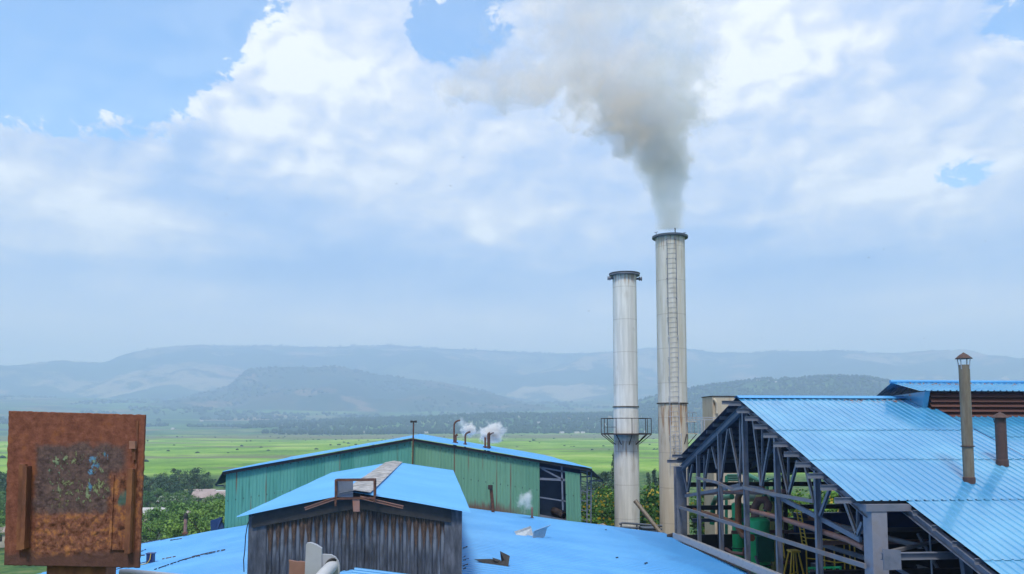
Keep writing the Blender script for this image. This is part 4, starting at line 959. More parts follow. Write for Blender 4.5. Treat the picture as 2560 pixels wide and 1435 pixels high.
# leaning pipe, low pipes, mound
a, b_ = pt(1588, 1252, Y=52.5), pt(1656, 1338, Y=51.0)
mb = MB(); mb.tube([a, b_, b_ + (b_ - a) * 1.5], .14, 14); mb.tube([a.lerp(b_, .9), a.lerp(b_, .97)], .18, 14); mb.tube([a, a.lerp(b_, .03)], .155, 14)
solo(mb, 'leaning_pipe', 'wood_post', 'weathered grey brown pipe leaning at the foot of the taller chimney', 'pipe', loc=b_)
for k, (y0, y1, nm) in enumerate(((1307, 1314, 'upper of two thin dark pipes running past the shorter chimney foot'), (1318, 1322, 'lower of two thin dark pipes running past the shorter chimney foot'))):
    mb = MB(); mb.tube([pt(1548, y0 + 3, Y=54), pt(1556, y0, Y=54), pt(1655, y1 + 1, Y=54)], .07, 8)
    for xx in (1553, 1592): mb.tube([pt(xx, y0, Y=54), pt(xx, 1345, Y=54)], .06, 6)
    solo(mb, 'pipe_run', 'steel_dark', nm, 'pipe', loc=pt(1600, 1320, Y=54))
mb = MB(); cc = pt(1512, 1330, Y=53)
prof = []
for i in range(25):
    row = []
    for j in range(13):
        u_, v_ = i / 24 * 2 - 1, j / 12 * 2 - 1; d_ = math.sqrt(u_ * u_ + v_ * v_)
        z_ = max(0, 1 - d_ * d_) ** .7 * 1.0 + mn.fractal(Vector((u_ * 3, v_ * 3, 1)), 1, 2, 4) * .12
        prof.append(cc + Vector((u_ * 1.35 - .1 * v_, v_ * 1.2, -.75 + z_ * 1.25 - u_ * .22)))
mb.add(prof, [(i * 13 + j, i * 13 + j + 1, (i + 1) * 13 + j + 1, (i + 1) * 13 + j) for i in range(24) for j in range(12)], True)
M['mound'] = mk('grey_ash', [(.16, .13, .11), (.36, .36, .37), (.52, .53, .55)], 1.1, .9, bmp=.02, bs=8)
solo(mb, 'ash_mound', 'mound', 'grey and white ash mound between the green hall and shorter chimney', 'ash mound', loc=cc)
mb = MB(); q_ = pt(1628, 1328, Y=53); mb.box(q_ + Vector((-.55, 0, -1.2)), q_ + Vector((.5, 1, .15))); mb.box(q_ + Vector((-.6, -.05, .15)), q_ + Vector((.55, 1.05, .22)))
solo(mb, 'steel_box', 'steel_dark', 'low dark steel box between the feet of the two chimneys', 'box', loc=q_)
# stained tank behind the shed gable
YK = 58.0; a, b_ = pt(1768, 993, Y=YK), pt(1842, 993, Y=YK); cx_ = (a.x + b_.x) / 2; rr = (b_.x - a.x) / 2
tk = thing('settling_tank', 'rust stained beige steel tank behind the peak of the shed', 'tank', (cx_, YK, 0))
mb = MB(); mb.box((a.x, YK - rr, 0), (b_.x, YK + rr, a.z)); mb.build('shell', 'tank_beige', tk)
mb = MB(); mb.box((a.x - .05, YK - rr - .05, a.z + .002), (b_.x + .05, YK + rr + .05, a.z + .06)); mb.build('rim', 'black_rust', tk)
p = pt(1786, 1003, Y=YK - rr); mb = MB(); mb.tube([p + Vector((-.05, -.05, .15)), p + Vector((0, -.15, .05)), p + Vector((.12, -.12, -.15)), p + Vector((.14, -.10, -.9))], .10, 10); mb.build('overflow_pipe', 'tank_beige', tk)
for yy in (1050, 1045): 
    p = pt(1775, yy, Y=YK - rr); mb = MB(); mb.bar(p + Vector((-2.3, -.3, 0)), p + Vector((2.0, -.3, .05)), .04, .06); mb.build('catwalk_rail', 'steel_light', tk)
for xx in (1750, 1757):
    p = pt(xx, 1050, Y=YK - rr); mb = MB(); mb.bar(p + Vector((0, -.3, 0)), p + Vector((0, -.3, -2.2)), .08, .06, up=(0, 1, 0)); mb.build('rail_post', 'steel_light', tk)

# ------------------------------------------------------------------ open steel shed
X0 = 14.0; XB = 22.9; XEND = 46.0; X1 = 15.75
ap = pt(1841, 993, X=X0); ne = pt(2137, 1250, X=X0); fe = pt(1690, 1150, X=X0)
sN = (ap.z - ne.z) / (ap.y - ne.y); sF = (ap.z - fe.z) / (fe.y - ap.y); YN = 15.0
rz = lambda y: ap.z - (sN * (ap.y - y) if y < ap.y else sF * (y - ap.y))
sh = thing('open_shed', 'open sided steel framed shed with a glossy blue ribbed roof', 'shed', (X0, ap.y, 0))
V3 = lambda x, y, dz=0.: Vector((x, y, rz(y) + dz))
TR = ((0, 0), (.66, 0), (.76, 1), (.90, 1))
def strip(x0, x1, ya, yb, dz, la, lb, label=None):
    mb = MB(); mb.corr(V3(x0, ya, dz), V3(x1, ya, dz), V3(x0, yb, dz), V3(x1, yb, dz),   .31, .034, prof=TR, ns=8, wave=.018, lift0=la, lift1=lb)
    return mb
ys = [ap.y, ap.y - 4.15, ap.y - 7.25, ne.y]
for k in range(3):
    o = strip(X0, XB, ys[k], ys[k + 1] - .12, 0, .002, .022).build('roof_sheet', 'roof_shed', sh)
    o['label'] = ['uppermost band of roof sheets', 'middle band of roof sheets', 'lowest band of the short front bay'][k]
for k, (ya, yb) in enumerate(((ne.y, ne.y - 3.8), (ne.y - 3.8, ne.y - 7.6), (ne.y - 7.6, YN))): strip(X1, XB, ya, yb - .12, 0, .002, .022).build('roof_sheet', 'roof_shed', sh)
for ya, yb in ((ap.y - .6, ys[1]), (ys[1], ys[2]), (ys[2], ne.y), (ne.y, ne.y - 5), (ne.y - 5, YN)): strip(XB, XEND, ya, yb - .12, -.30, .002, .022).build('roof_sheet', 'roof_shed', sh)
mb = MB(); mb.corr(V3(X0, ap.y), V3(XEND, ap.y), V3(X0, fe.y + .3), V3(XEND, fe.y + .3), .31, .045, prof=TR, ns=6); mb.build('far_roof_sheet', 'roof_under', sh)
mb = MB(); mb.prism([V3(XB, ap.y, -.30), V3(XB, YN, -.30), V3(XB, YN, .05), V3(XB, ap.y, .05)], (.02, 0, 0)); mb.build('step_flashing', 'deep_blue', sh)
mb = MB()
for sx in (-1, 1):
    e_ = V3(0, ap.y + sx * .34) - V3(0, ap.y); e_.x = 0
    a_ = V3(X0, ap.y, .075); b2_ = V3(XB - .1, ap.y, .075); mb.hexa([a_, b2_, b2_ + e_, a_ + e_, a_ + Vector((0, 0, .012)), b2_ + Vector((0, 0, .012)), b2_ + e_ + Vector((0, 0, .012)), a_ + e_ + Vector((0, 0, .012))])
mb.build('ridge_cap', 'roof_low', sh)
# underside lining so the sheets read dark from below
XG = 14.42
# purlins
yy = ne.y + .25; k = 0
while yy < ap.y - .15:
    mb = MB(); z = rz(yy) - .125; mb.channel(Vector((13.42, yy, z)), Vector((XB, yy, z)), .07, .20, .014, up=(0, -sN, 1) if False else (0, 0, 1)); mb.build('purlin', 'steel_blue_grey', sh); yy += .985
yy = ap.y + .35; k = -1
while yy < fe.y + .2:
    k += 1; mb = MB(); z = rz(yy) - .125; mb.channel(Vector((13.42 if k in (0, 8, 9) else 14.05, yy, z)), Vector((XEND, yy, z)), .07, .18, .014); mb.build('purlin', 'steel_blue_grey', sh); yy += 1.05
yy = ne.y - .7
while yy > YN:
    mb = MB(); z = rz(yy) - .125; mb.channel(Vector((X1 - .12, yy, z)), Vector((XB, yy, z)), .07, .18, .014); mb.build('purlin', 'steel_blue_grey', sh); yy -= 1.0
G = lambda x, y: pt(x, y, X=XG)
# rafters of the gable truss
def rafter(ya, yb, x, dz, h=.32): 
    mb = MB(); mb.ibeam(V3(x, ya, dz), V3(x, yb, dz), .2, h, .025); return mb.build('rafter', 'steel_blue_grey', sh)
rafter(ap.y - .05, ne.y - .1, XG, -.40); rafter(ap.y + .05, fe.y + .25, XG, -.40)
rafter(ap.y - .3, ne.y - .1, 18.6, -.42); rafter(ap.y + .3, fe.y, 18.6, -.42); rafter(ap.y - .3, YN, 26, -.75); rafter(ap.y + .3, fe.y, 26, -.42)
rafter(ne.y + .3, YN, X1 + .08, -.34, .26)
# gable columns
cols = [(1701, 1335, .62), (1747, 1345, .22), (1802, 1375, .24), (1866, 1400, .28), (1945, 1432, .28), (2044, 1470, .26)]
zb = 6.9
for px, yb, w in cols:
    p = G(px, 1250); zt_ = rz(p.y) - (.2 if w > .5 else .5)
    mb = MB(); mb.ibeam(Vector((XG, p.y, zb - 1)), Vector((XG, p.y, zt_)), w if w > .5 else .16, w * .85, .02, up=(0, 1, 0) if w > .5 else (1, 0, 0)); mb.build('column', 'steel_blue_grey', sh)
pn = pt(2184, 1300, X=XG + .2); mb = MB(); mb.box((XG - .02, pn.y - .28, 4), (XG + .52, pn.y + .28, rz(ne.y) - .36)); mb.build('corner_column', 'steel_post', sh)
mb = MB(); q0 = Vector((XG - .3, ne.y + .1, rz(ne.y) - .28)); mb.box((X0 + .2, ne.y - .35, rz(ne.y) - .355), (X1 + .05, ne.y + .1, rz(ne.y) - .13)); mb.build('column_cap', 'steel_blue_grey', sh)
# rails across the gable
def girt(pts, w, t, mat='rust_girt', name='girt', dx=-.16):
    q = [pt(x, y, X=XG + dx) for x, y in pts]; mb = MB()
    for a_, b2 in zip(q, q[1:]): mb.bar(a_, b2 + (b2 - a_).normalized() * .03, t, w, up=(1, 0, 0)) if False else mb.bar(a_, b2 + (b2 - a_).normalized() * .03, w, t, up=(1, 0, 0))
    return mb.build(name, mat, sh)
girt([(1692, 1266), (1740, 1280), (1797, 1300), (1866, 1321), (1945, 1347), (2044, 1378), (2162, 1415)], .16, .08)
girt([(1740, 1194), (1792, 1206), (1832, 1224), (1858, 1219), (1942, 1237), (2032, 1253)], .14, .07)
girt([(1858, 1216), (1900, 1222), (1946, 1242), (2044, 1292), (2151, 1349)], .18, .10, 'steel_blue_grey', 'truss_chord', .12)
girt([(1714, 1240), (1790, 1226), (1852, 1212)], .16, .10, 'steel_blue_grey', 'truss_chord', .12)
def gpipe(pts, r, mat, nm, dx=.25):
    mb = MB(); mb.tube([pt(x, y, X=XG + dx) for x, y in pts], r, 12); return mb.build(nm, mat, sh)
gpipe([(1712, 1238), (1800, 1231), (1900, 1231), (1960, 1228)], .10, 'rust_pipe', 'cross_pipe', .6)
gpipe([(1875, 1276), (1940, 1292), (2035, 1322), (2120, 1350), (2162, 1371)], .11, 'rust_pipe', 'cross_pipe', .25)
gpipe([(1715, 1268), (1800, 1292), (1850, 1312)], .09, 'orange_pipe', 'cross_pipe', .5)
T = lambda a, b_: [((a[0]) / 3.0217 + 1640, a[1] / 3.0217 + 960), (b_[0] / 3.0217 + 1640, b_[1] / 3.0217 + 960)]
for i, (a, b_) in enumerate([((560, 335), (637, 745)), ((545, 340), (495, 715)), ((655, 300), (630, 740)), ((735, 265), (795, 770)), ((870, 370), (800, 770)), ((918, 440), (1002, 835)), ((1072, 580), (1003, 835)),
                             ((1120, 585), (1190, 870)), ((1322, 770), (1240, 995)), ((1425, 880), (1522, 1145)), ((1562, 1045), (1520, 1145)), ((425, 475), (462, 640)), ((403, 495), (362, 795)), ((275, 610), (242, 815)), ((205, 655), (240, 815))]):
    q = [pt(x, y, X=XG + .02) for x, y in T(a, b_)]; mb = MB(); mb.channel(q[0], q[1], .13 if i not in (2,) else .08, .10, .018, up=(1, 0, 0)); mb.build('web_brace', 'rust_girt' if i in (0, 3, 5, 7, 9) else 'steel_blue_grey', sh)
for a, b_ in [((636, 250), (636, 745)), ((804, 310), (804, 770)), ((1000, 505), (1000, 830)), ((365, 540), (365, 790)), ((1237, 690), (1237, 990)), ((1524, 900), (1524, 1140)), ((480, 480), (480, 700)), ((243, 640), (243, 800))]:
    q = [pt(x, y, X=XG + .2) for x, y in T(a, b_)]; mb = MB(); mb.bar(q[0], q[1], .10, .08, up=(1, 0, 0)); mb.build('web_post', 'steel_blue_grey', sh)
# gutter along the foot of the gable
ga_, gb = pt(1690, 1340, X=XE + .05), pt(1935, 1440, X=XE + .05); d_ = (gb - ga_); gb = gb + d_ * .35
mb = MB(); mb.sect(ga_, gb, [(-.20, -.12), (.20, -.12), (.20, .22), (.16, .22), (.16, -.08), (-.16, -.08), (-.16, .14), (-.20, .14)]); 
o = mb.build('valley_gutter', 'concrete_gutter', sh)
mb = MB(); mb.bar(ga_ + Vector((-.26, 0, -.16)), gb + Vector((-.26, 0, -.16)), .05, .05); mb.tube([ga_ + Vector((-.1, .3, .0)), ga_ + Vector((-.35, .5, -.1))], .15, 10); mb.build('gutter_rail', 'black_rust', o)
# monitor with brown louvres
ma = pt(2228, 957, X=21.6); me_ = pt(2300, 977, X=21.9); YL = me_.y + .35; mz = ma.z
mon = MB(); rs = (ma.z - me_.z) / (ma.y - me_.y)
mon.corr(Vector((21.6, ma.y, mz)), Vector((XEND, ma.y, mz)), Vector((21.9, me_.y, me_.z)), Vector((XEND, me_.y, me_.z)), .31, .045, prof=TR, ns=3)
fy = ma.y + (ma.y - me_.y) * 1.25
mon.corr(Vector((21.6, ma.y, mz)), Vector((XEND, ma.y, mz)), Vector((21.9, fy, me_.z - .25)), Vector((XEND, fy, me_.z - .25)), .31, .045, prof=TR, ns=3)
mr = mon.build('monitor_roof', 'roof_shed', sh)
mb = MB(); mb.tube([Vector((21.55, ma.y, mz + .05)), Vector((XEND, ma.y, mz + .05))], .09, 8); mb.build('monitor_ridge_cap', 'roof_low', mr)
zbl = rz(YL) - .32
nlv = 5; zt_ = me_.z - .03
mb = MB()
for k in range(nlv):
    z0 = zbl + (zt_ - zbl) * k / nlv; z1 = zbl + (zt_ - zbl) * (k + 1) / nlv
    mb.hexa([(22.6, YL - .10, z0), (XEND, YL - .10, z0), (XEND, YL - .07, z0 - .0), (22.6, YL - .07, z0), (22.6, YL + .08, z1), (XEND, YL + .08, z1), (XEND, YL + .11, z1), (22.6, YL + .11, z1)])
    mb.box((22.6, YL - .115, z0 - .015), (XEND, YL - .03, z0 + .012))
lv = mb.build('louvre_wall', 'brown_louver', sh)
mb = MB(); mb.prism([Vector((22.3, YL - .1, zt_ + .02)), Vector((22.3, ma.y + 1.4, zt_ - .1)), Vector((22.3, ma.y + 1.4, zbl)), Vector((22.3, YL + .3, zbl))], (.25, 0, 0)); mb.build('monitor_gable', 'roof_shed', sh)
mb = MB(); mb.box((22.6, YL + .12, zbl), (XEND, YL + .16, zt_ - .02)); mb.build('louvre_backing', 'black', lv)
# shed floor, plinth walls and inner walls
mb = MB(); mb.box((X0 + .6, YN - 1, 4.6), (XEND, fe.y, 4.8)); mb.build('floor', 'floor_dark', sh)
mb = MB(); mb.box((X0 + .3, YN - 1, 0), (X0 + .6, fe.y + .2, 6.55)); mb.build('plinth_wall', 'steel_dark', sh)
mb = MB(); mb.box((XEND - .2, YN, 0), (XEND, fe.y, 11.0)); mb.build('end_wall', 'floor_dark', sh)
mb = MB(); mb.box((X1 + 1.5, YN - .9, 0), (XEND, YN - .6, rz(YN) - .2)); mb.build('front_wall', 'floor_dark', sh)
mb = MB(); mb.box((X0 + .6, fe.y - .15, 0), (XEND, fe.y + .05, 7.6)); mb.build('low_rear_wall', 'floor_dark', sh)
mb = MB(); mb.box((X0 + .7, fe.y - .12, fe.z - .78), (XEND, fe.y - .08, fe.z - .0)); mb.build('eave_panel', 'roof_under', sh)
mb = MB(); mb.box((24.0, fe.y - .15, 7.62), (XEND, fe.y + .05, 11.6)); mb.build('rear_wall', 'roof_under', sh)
for xx in (16.5, 20.5):
    mb = MB(); mb.ibeam((xx, fe.y - .3, 4.8), (xx, fe.y - .3, rz(fe.y) - .3), .22, .24, .02, up=(1, 0, 0)); mb.build('rear_column', 'black', sh)
for z in (10.55, 9.2):
    mb = MB(); mb.ibeam((X0 + .5, fe.y - .3, z), (XEND, fe.y - .3, z), .2, .26, .02); mb.build('rear_beam', 'black', sh)
mb = MB(); mb.ibeam((X0 + .5, 45.4, 8.6), (XEND, 45.4, 8.6), .2, .2, .02); mb.build('rear_beam', 'steel_dark', sh)
# beams under the low front bay
mb = MB(); q0, q1 = pt(2205, 1391, Y=24.6), pt(2410, 1391, Y=24.6); mb.ibeam(q0, Vector((24, q0.y, q0.z)), .2, .22, .02); mb.build('tie_beam', 'steel_blue_grey', sh)
q = [pt(x, y, Y=24.4) for x, y in ((2207, 1372), (2252, 1376), (2254, 1424), (2210, 1426))]; mb = MB(); mb.prism(q, (0, .03, 0)); mb.build('gusset_plate', 'steel_blue_grey', sh)
mb = MB(); mb.bar(pt(2230, 1378, Y=26), pt(2345, 1352, Y=28), .16, .1); mb.build('tie_bar', 'rust_girt', sh)
mb = MB(); mb.bar(pt(2240, 1420, Y=25), pt(2290, 1450, Y=25), .2, .1); mb.build('tie_bar', 'steel_blue_grey', sh)
mb = MB(); mb.tube([pt(2324, 1330, Y=27), pt(2331, 1450, Y=27)], .03, 6); mb.build('hanger_rod', 'steel_light', sh)
mb = MB(); mb.bar(pt(2412, 1395, Y=25), pt(2420, 1450, Y=25), .28, .2, up=(0, 1, 0)); mb.build('inner_column', 'steel_blue_grey', sh)
mb = MB(); mb.ibeam((X0 + .6, 31, 8.15), (XEND, 31, 8.15), .25, .3, .03); mb.build('crane_beam', 'black_rust', sh)

# inner beams, ducts and struts under the roof
_rn = random.Random(5)
for k in range(14):
    x, y, z = _rn.uniform(16.5, 23), _rn.uniform(28, 45), _rn.uniform(6.2, 9.6); mb = MB()
    if k % 3 == 0: mb.ibeam((x, y - 3, z), (x, y + 3, z), .14, .18, .02)
    elif k % 3 == 1: mb.ibeam((x - 2, y, z), (x + 3, y, z + .0), .14, .18, .02)
    else: mb.bar((x, y, z - 2.2), (x + _rn.uniform(-.8, .8), y + _rn.uniform(-1.5, 1.5), z), .12, .10)
    mb.build('inner_beam', ['rust_girt', 'steel_blue_grey', 'rust_pipe'][_rn.randrange(3)], sh)
# plant inside the shed
def tank(px, y0, y1, X, rpx, mat, label, name='process_tank'):
    p = pt(px, y1, X=X); q_ = pt(px, y0, X=X); zt_ = p.z + (q_.z - p.z); r = rpx / F * p.y; c = Vector((X, p.y, 4.8)); zt_ = pt(px, y0, Y=p.y).z - 4.8
    t = thing(name, label, 'tank', c); mb = MB(); mb.lathe(c, [(r, 0), (r, zt_ - r * .25), (r * .8, zt_ - .05), (r * .35, zt_), (.001, zt_)], 28); mb.build('shell', mat, t)
    mb = MB()
    for zz in (zt_ * .45, zt_ * .8): mb.lathe(c, [(r, zz), (r + .05, zz), (r + .05, zz + .07), (r, zz + .07)], 28, False)
    mb.build('band', 'green_dark' if mat == 'green_tank' else 'yellow_pale', t); return t, c, r, zt_
t, c, r, z = tank(1846, 1255, 1350, 17.2, 15, 'green_tank', 'slim bright green tank behind the orange pipe in the shed')
t, c, r, z = tank(1895, 1292, 1400, 16.6, 31, 'green_tank', 'wide bright green tank inside the open shed')
mb = MB(); mb.box(c + Vector((-r * .5, -r - .12, z - 2.2)), c + Vector((r * .9, -r * .5, z - .9))); mb.build('hatch', 'green_dark', t)
mb = MB(); a = c + Vector((0, 0, z)); mb.tube([a + Vector((-.1, 0, -.1)), a + Vector((-.1, 0, .5)), a + Vector((.05, -.1, .85)), a + Vector((.4, -.15, .9)), a + Vector((.55, -.2, .6)), a + Vector((.45, -.2, .35))], .22, 14); mb.build('inlet_pipe', 'rust_pipe', t)
t, c, r, z = tank(1925, 1232, 1340, 19.0, 33, 'yellow_pale', 'pale yellow tank behind the green ones in the shed')
def pipe_thing(pts, X, r, mat, label):
    mb = MB(); q = [pt(x, y, X=X) for x, y in pts]; mb.tube(q, r, 12); return solo(mb, 'process_pipe', mat, label, 'pipe', loc=q[0])
pipe_thing([(1905, 1224), (1870, 1226), (1850, 1232), (1845, 1245), (1846, 1290), (1847, 1320), (1858, 1338), (1880, 1345)], 15.6, .17, 'orange_pipe', 'orange brown pipe bending down beside the slim green tank')
pipe_thing([(1780, 1310), (1783, 1260), (1790, 1245), (1830, 1242)], 18, .17, 'green_dark', 'dark green bent pipe at the far side of the shed')
pipe_thing([(1870, 1245), (1900, 1245), (1935, 1244)], 18.6, .22, 'green_dark', 'short dark green pipe in front of the yellow tank')
pipe_thing([(1816, 1190), (1816, 1370)], 18.5, .10, 'green_dark', 'upright dark green pipe beside the dark pipe rack')
pipe_thing([(1913, 1235), (1914, 1310)], 17.5, .09, 'green_dark', 'upright thin green pipe before the yellow tank')
pipe_thing([(1815, 1372), (1830, 1382), (1860, 1385), (1862, 1370)], 15.8, .09, 'rust_pipe', 'low rusty pipe loop at the foot of the slim green tank')
mb = MB(); 
for i, y in enumerate((1188, 1194, 1200)):
    mb.tube([pt(1816, y + 4, X=20), pt(1820, y, X=20), pt(1850, y, X=20)], .09, 8)
for k in range(14):
    x = random.uniform(1860, 1950); y = 1210 - abs(x - 1890) * .1; p = pt(x, y, X=20.5); mb.tube([p + Vector((0, 0, -.6)), p + Vector((0, 0, random.uniform(.0, .45)))], .05, 6)
mb.tube([pt(1855, 1180, X=20.5), pt(1880, 1193, X=20.5), pt(1915, 1209, X=20.5)], .16, 8); mb.tube([pt(1910, 1203, X=20.5), pt(1985, 1182, X=20.5)], .07, 8); mb.tube([pt(1845, 1210, X=20.5), pt(1960, 1212, X=20.5)], .08, 8)
mb.tube([pt(1850, 1215, X=20.5), pt(1850, 1330, X=20.5)], .08, 8); mb.tube([pt(1945, 1215, X=20.5), pt(1945, 1330, X=20.5)], .08, 8)
solo(mb, 'pipe_rack', 'green_dark', 'tangled dark pipe rack with valves under the far roof slope', 'pipe rack', loc=pt(1890, 1210, X=20.5))
def yladder(a0, a1, X, w, label):
    p, q_ = pt(*a0, X=X), pt(*a1, X=X); e = Vector((.0, w, 0)); mb = MB()
    mb.tube([p, q_], .035, 6); mb.tube([p + e, q_ + e], .035, 6)
    for k in range(12): m_ = p.lerp(q_, (k + .5) / 12); mb.tube([m_, m_ + e], .02, 5)
    return solo(mb, 'stair_ladder', 'yellow', label, 'ladder', loc=q_)
yladder((1998, 1255), (2018, 1368), 17.0, .45, 'long yellow ladder rail between the gable columns')
yladder((1948, 1278), (1962, 1395), 16.2, .4, 'steep yellow ladder beside the green tanks')
def platform(name, pts, X, label, hh):
    mb = MB(); q = [pt(x, y, X=X) for x, y in pts]
    for a_, b2 in zip(q, q[1:]):
        for dz in (0, -hh / 2, -hh): mb.tube([a_ + Vector((0, 0, dz)), b2 + Vector((0, 0, dz))], .03, 6)
    for a_ in q: mb.tube([a_, a_ + Vector((0, 0, -hh))], .035, 6)
    return solo(mb, name, 'yellow', label, 'railing', loc=q[0])
platform('walkway_railing', [(2015, 1345), (2060, 1348), (2085, 1352), (2110, 1350), (2124, 1354), (2136, 1358)], 17.5, 'yellow walkway railing behind the near gable columns', 1.9)
mb = MB(); p = pt(1985, 1378, X=16)
for k, (dx_, dy_) in enumerate(((-.25, -.2), (.25, -.2), (.25, .3), (-.25, .3), (0, .05))): mb.tube([p + Vector((dx_ * .6, dy_ * .6, 0)), p + Vector((dx_ * 2, dy_ * 2, -2.2))], .04, 6)
mb.box(p + Vector((-.22, -.22, -.03)), p + Vector((.22, .3, .05))); mb.tube([p + Vector((-.4, -.3, -1.0)), p + Vector((.4, .5, -1.0))], .03, 6)
solo(mb, 'trestle', 'yellow', 'yellow splay legged trestle at the bottom of the shed frame', 'trestle', loc=p)
mb = MB(); p = [pt(x, y, X=17) for x, y in ((2022, 1420), (2102, 1418), (2096, 1450), (2030, 1450))]
for a_, b2 in zip(p, p[1:] + p[:1]): mb.bar(a_, b2, .09, .06, up=(1, 0, 0))
for f_ in (.2, .8): mb.bar(p[0].lerp(p[1], f_), p[3].lerp(p[2], f_), .08, .06, up=(1, 0, 0))
solo(mb, 'machine_guard', 'green_tank', 'green open frame guard low between the gable columns', 'machine guard', loc=p[0])
mb = MB()
random.seed(21)
for k in range(16):
    x, y = random.uniform(19, 30), random.uniform(24, 43); h_ = random.uniform(.9, 2.2); w_, d2 = random.uniform(.6, 1.6), random.uniform(.6, 1.6)
    m2 = MB(); p = Vector((x, y, 4.8))
    m2.box(p, p + Vector((w_, d2, h_))); m2.box(p + Vector((w_ * .2, d2 * .2, h_)), p + Vector((w_ * .8, d2 * .8, h_ + .3)))
    m2.tube([p + Vector((w_ * .5, d2 * .5, h_ + .28)), p + Vector((w_ * .5, d2 * .5, h_ + .9))], .12, 10); m2.tube([p + Vector((-.1, d2 * .5, h_ * .6)), p + Vector((w_ + .1, d2 * .5, h_ * .6))], .2, 12)
    solo(m2, 'machine', ['black_rust', 'black', 'steel_dark'][k % 3], 'dark machine standing deep inside the open shed', 'machine', 'machines inside the shed', loc=p)
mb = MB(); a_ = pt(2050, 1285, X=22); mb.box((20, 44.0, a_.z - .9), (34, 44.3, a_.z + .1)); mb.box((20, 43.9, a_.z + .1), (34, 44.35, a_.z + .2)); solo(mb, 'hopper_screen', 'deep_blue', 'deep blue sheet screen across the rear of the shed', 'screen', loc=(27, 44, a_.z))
# flues on the shed roof
def roofpt(px, py): return on_plane(px, py, ap, Vector((0, -sN, 1)).normalized())
def flue(px, y0, y1, r, mat, label, open_cap, joint):
    b = roofpt(px, y0); t = pt(px, y1, Y=b.y); o = thing('flue', label, 'flue', b); h_ = t.z - b.z
    mb = MB(); mb.lathe(b, [(r, -.3), (r, h_ - (.34 if open_cap else .12)), (r * .9, h_ - (.34 if open_cap else .12)), (r * .9, h_ - 1)], 20); mb.build('pipe', mat, o)
    mb = MB(); mb.lathe(b, [(r * 1.12, -.3), (r * 1.12, .18), (r, .2)], 20); mb.build('collar', 'vent_brown', o)
    if joint:
        z = pt(px, joint, Y=b.y).z - b.z; mb = MB(); mb.lathe(b, [(r, z), (r * 1.22, z), (r * 1.22, z + .04), (r, z + .04)], 20, False); mb.build('joint_flange', 'vent_brown', o)
    mb = MB(); mb.lathe(b, [(r * 1.5, h_ - .12), (r * 1.5, h_ - .10), (r * .8, h_ + .02), (.001, h_ + .12)], 20); mb.lathe(b, [(r * 1.6, h_ - .12), (.001, h_ - .06)], 20); mb.build('rain_cap', 'vent_brown', o)
    for k in range(4 if open_cap else 3):
        a_ = k * 6.283 / (4 if open_cap else 3) + .5; e = Vector((math.cos(a_), math.sin(a_), 0)); mb = MB()
        mb.bar(b + e * r + Vector((0, 0, h_ - (.5 if open_cap else .3))), b + e * r * 1.25 + Vector((0, 0, h_ - .09)), .03, .02); mb.build('cap_strut', 'steel_light' if open_cap else 'vent_brown', o)
flue(2423, 1206, 889, .185, 'wood_post', 'tall grey brown flue with an open conical cap on the glossy roof', True, 1117)
flue(2506, 1162, 1037, .195, 'vent_brown', 'short dark brown flue with a flat conical cap on the glossy roof', False, None)

# ------------------------------------------------------------------ rusty plate close to the camera
YPL = 2.6; TL, TRc, BR, BL = (pt(x, y, Y=YPL) for x, y in ((22, 1027), (363, 1037), (348, 1420), (10, 1413)))
rp_ = thing('rusty_plate', 'rusty square steel plate with flaking paint on a short post', 'steel plate', BL)
NX, NZ = 150, 160; mb = MB(); vs = []
def zone(s, t): return sstep(s, .18, .24) * (1 - sstep(s, .74, .80)) * sstep(t, .05, .10) * (1 - sstep(t, .74, .80))
for j in range(NZ + 1):
    for i in range(NX + 1):
        s, t = i / NX, j / NZ; p = BL.lerp(BR, s).lerp(TL.lerp(TRc, s), t)
        q_ = Vector((s * 9, t * 9, 0)); zz = zone(s, t); lo = 1 - sstep(t, .28, .36)
        d_ = mn.fractal(q_ * .8, 1, 2, 4) * .0009 + zz * (.0022 * max(0, mn.fractal(q_ * 2.2, .9, 2.1, 5)) + lo * .0035 * max(0, mn.noise(q_ * 2.6)) ** .6 + .0012 * mn.noise(q_ * 7))
        edge = .0022 * mn.noise(Vector((s * 30, t * 30, 5)))
        if i in (0, NX): p = p + Vector((edge, 0, 0))
        if j in (0, NZ): p = p + Vector((0, 0, edge))
        vs.append(p + Vector((0, -d_, 0)))
m_ = NX + 1; mb.add(vs, [(j * m_ + i, j * m_ + i + 1, (j + 1) * m_ + i + 1, (j + 1) * m_ + i) for j in range(NZ) for i in range(NX)], True)
rim = [j * m_ for j in range(NZ + 1)] + [NZ * m_ + i for i in range(1, NX + 1)] + [j * m_ + NX for j in range(NZ - 1, -1, -1)] + [i for i in range(NX - 1, 0, -1)]
o0 = len(mb.v); mb.v += [mb.v[k] + Vector((0, .010, 0)) for k in rim]; nrm_ = len(rim)
for k in range(nrm_): mb.f.append([rim[k], rim[(k + 1) % nrm_], o0 + (k + 1) % nrm_, o0 + k]); mb.s.append(False)
mb.f.append([o0 + k for k in range(nrm_)]); mb.s.append(False)
PW_, PH_ = (BR - BL).x, (TL - BL).z
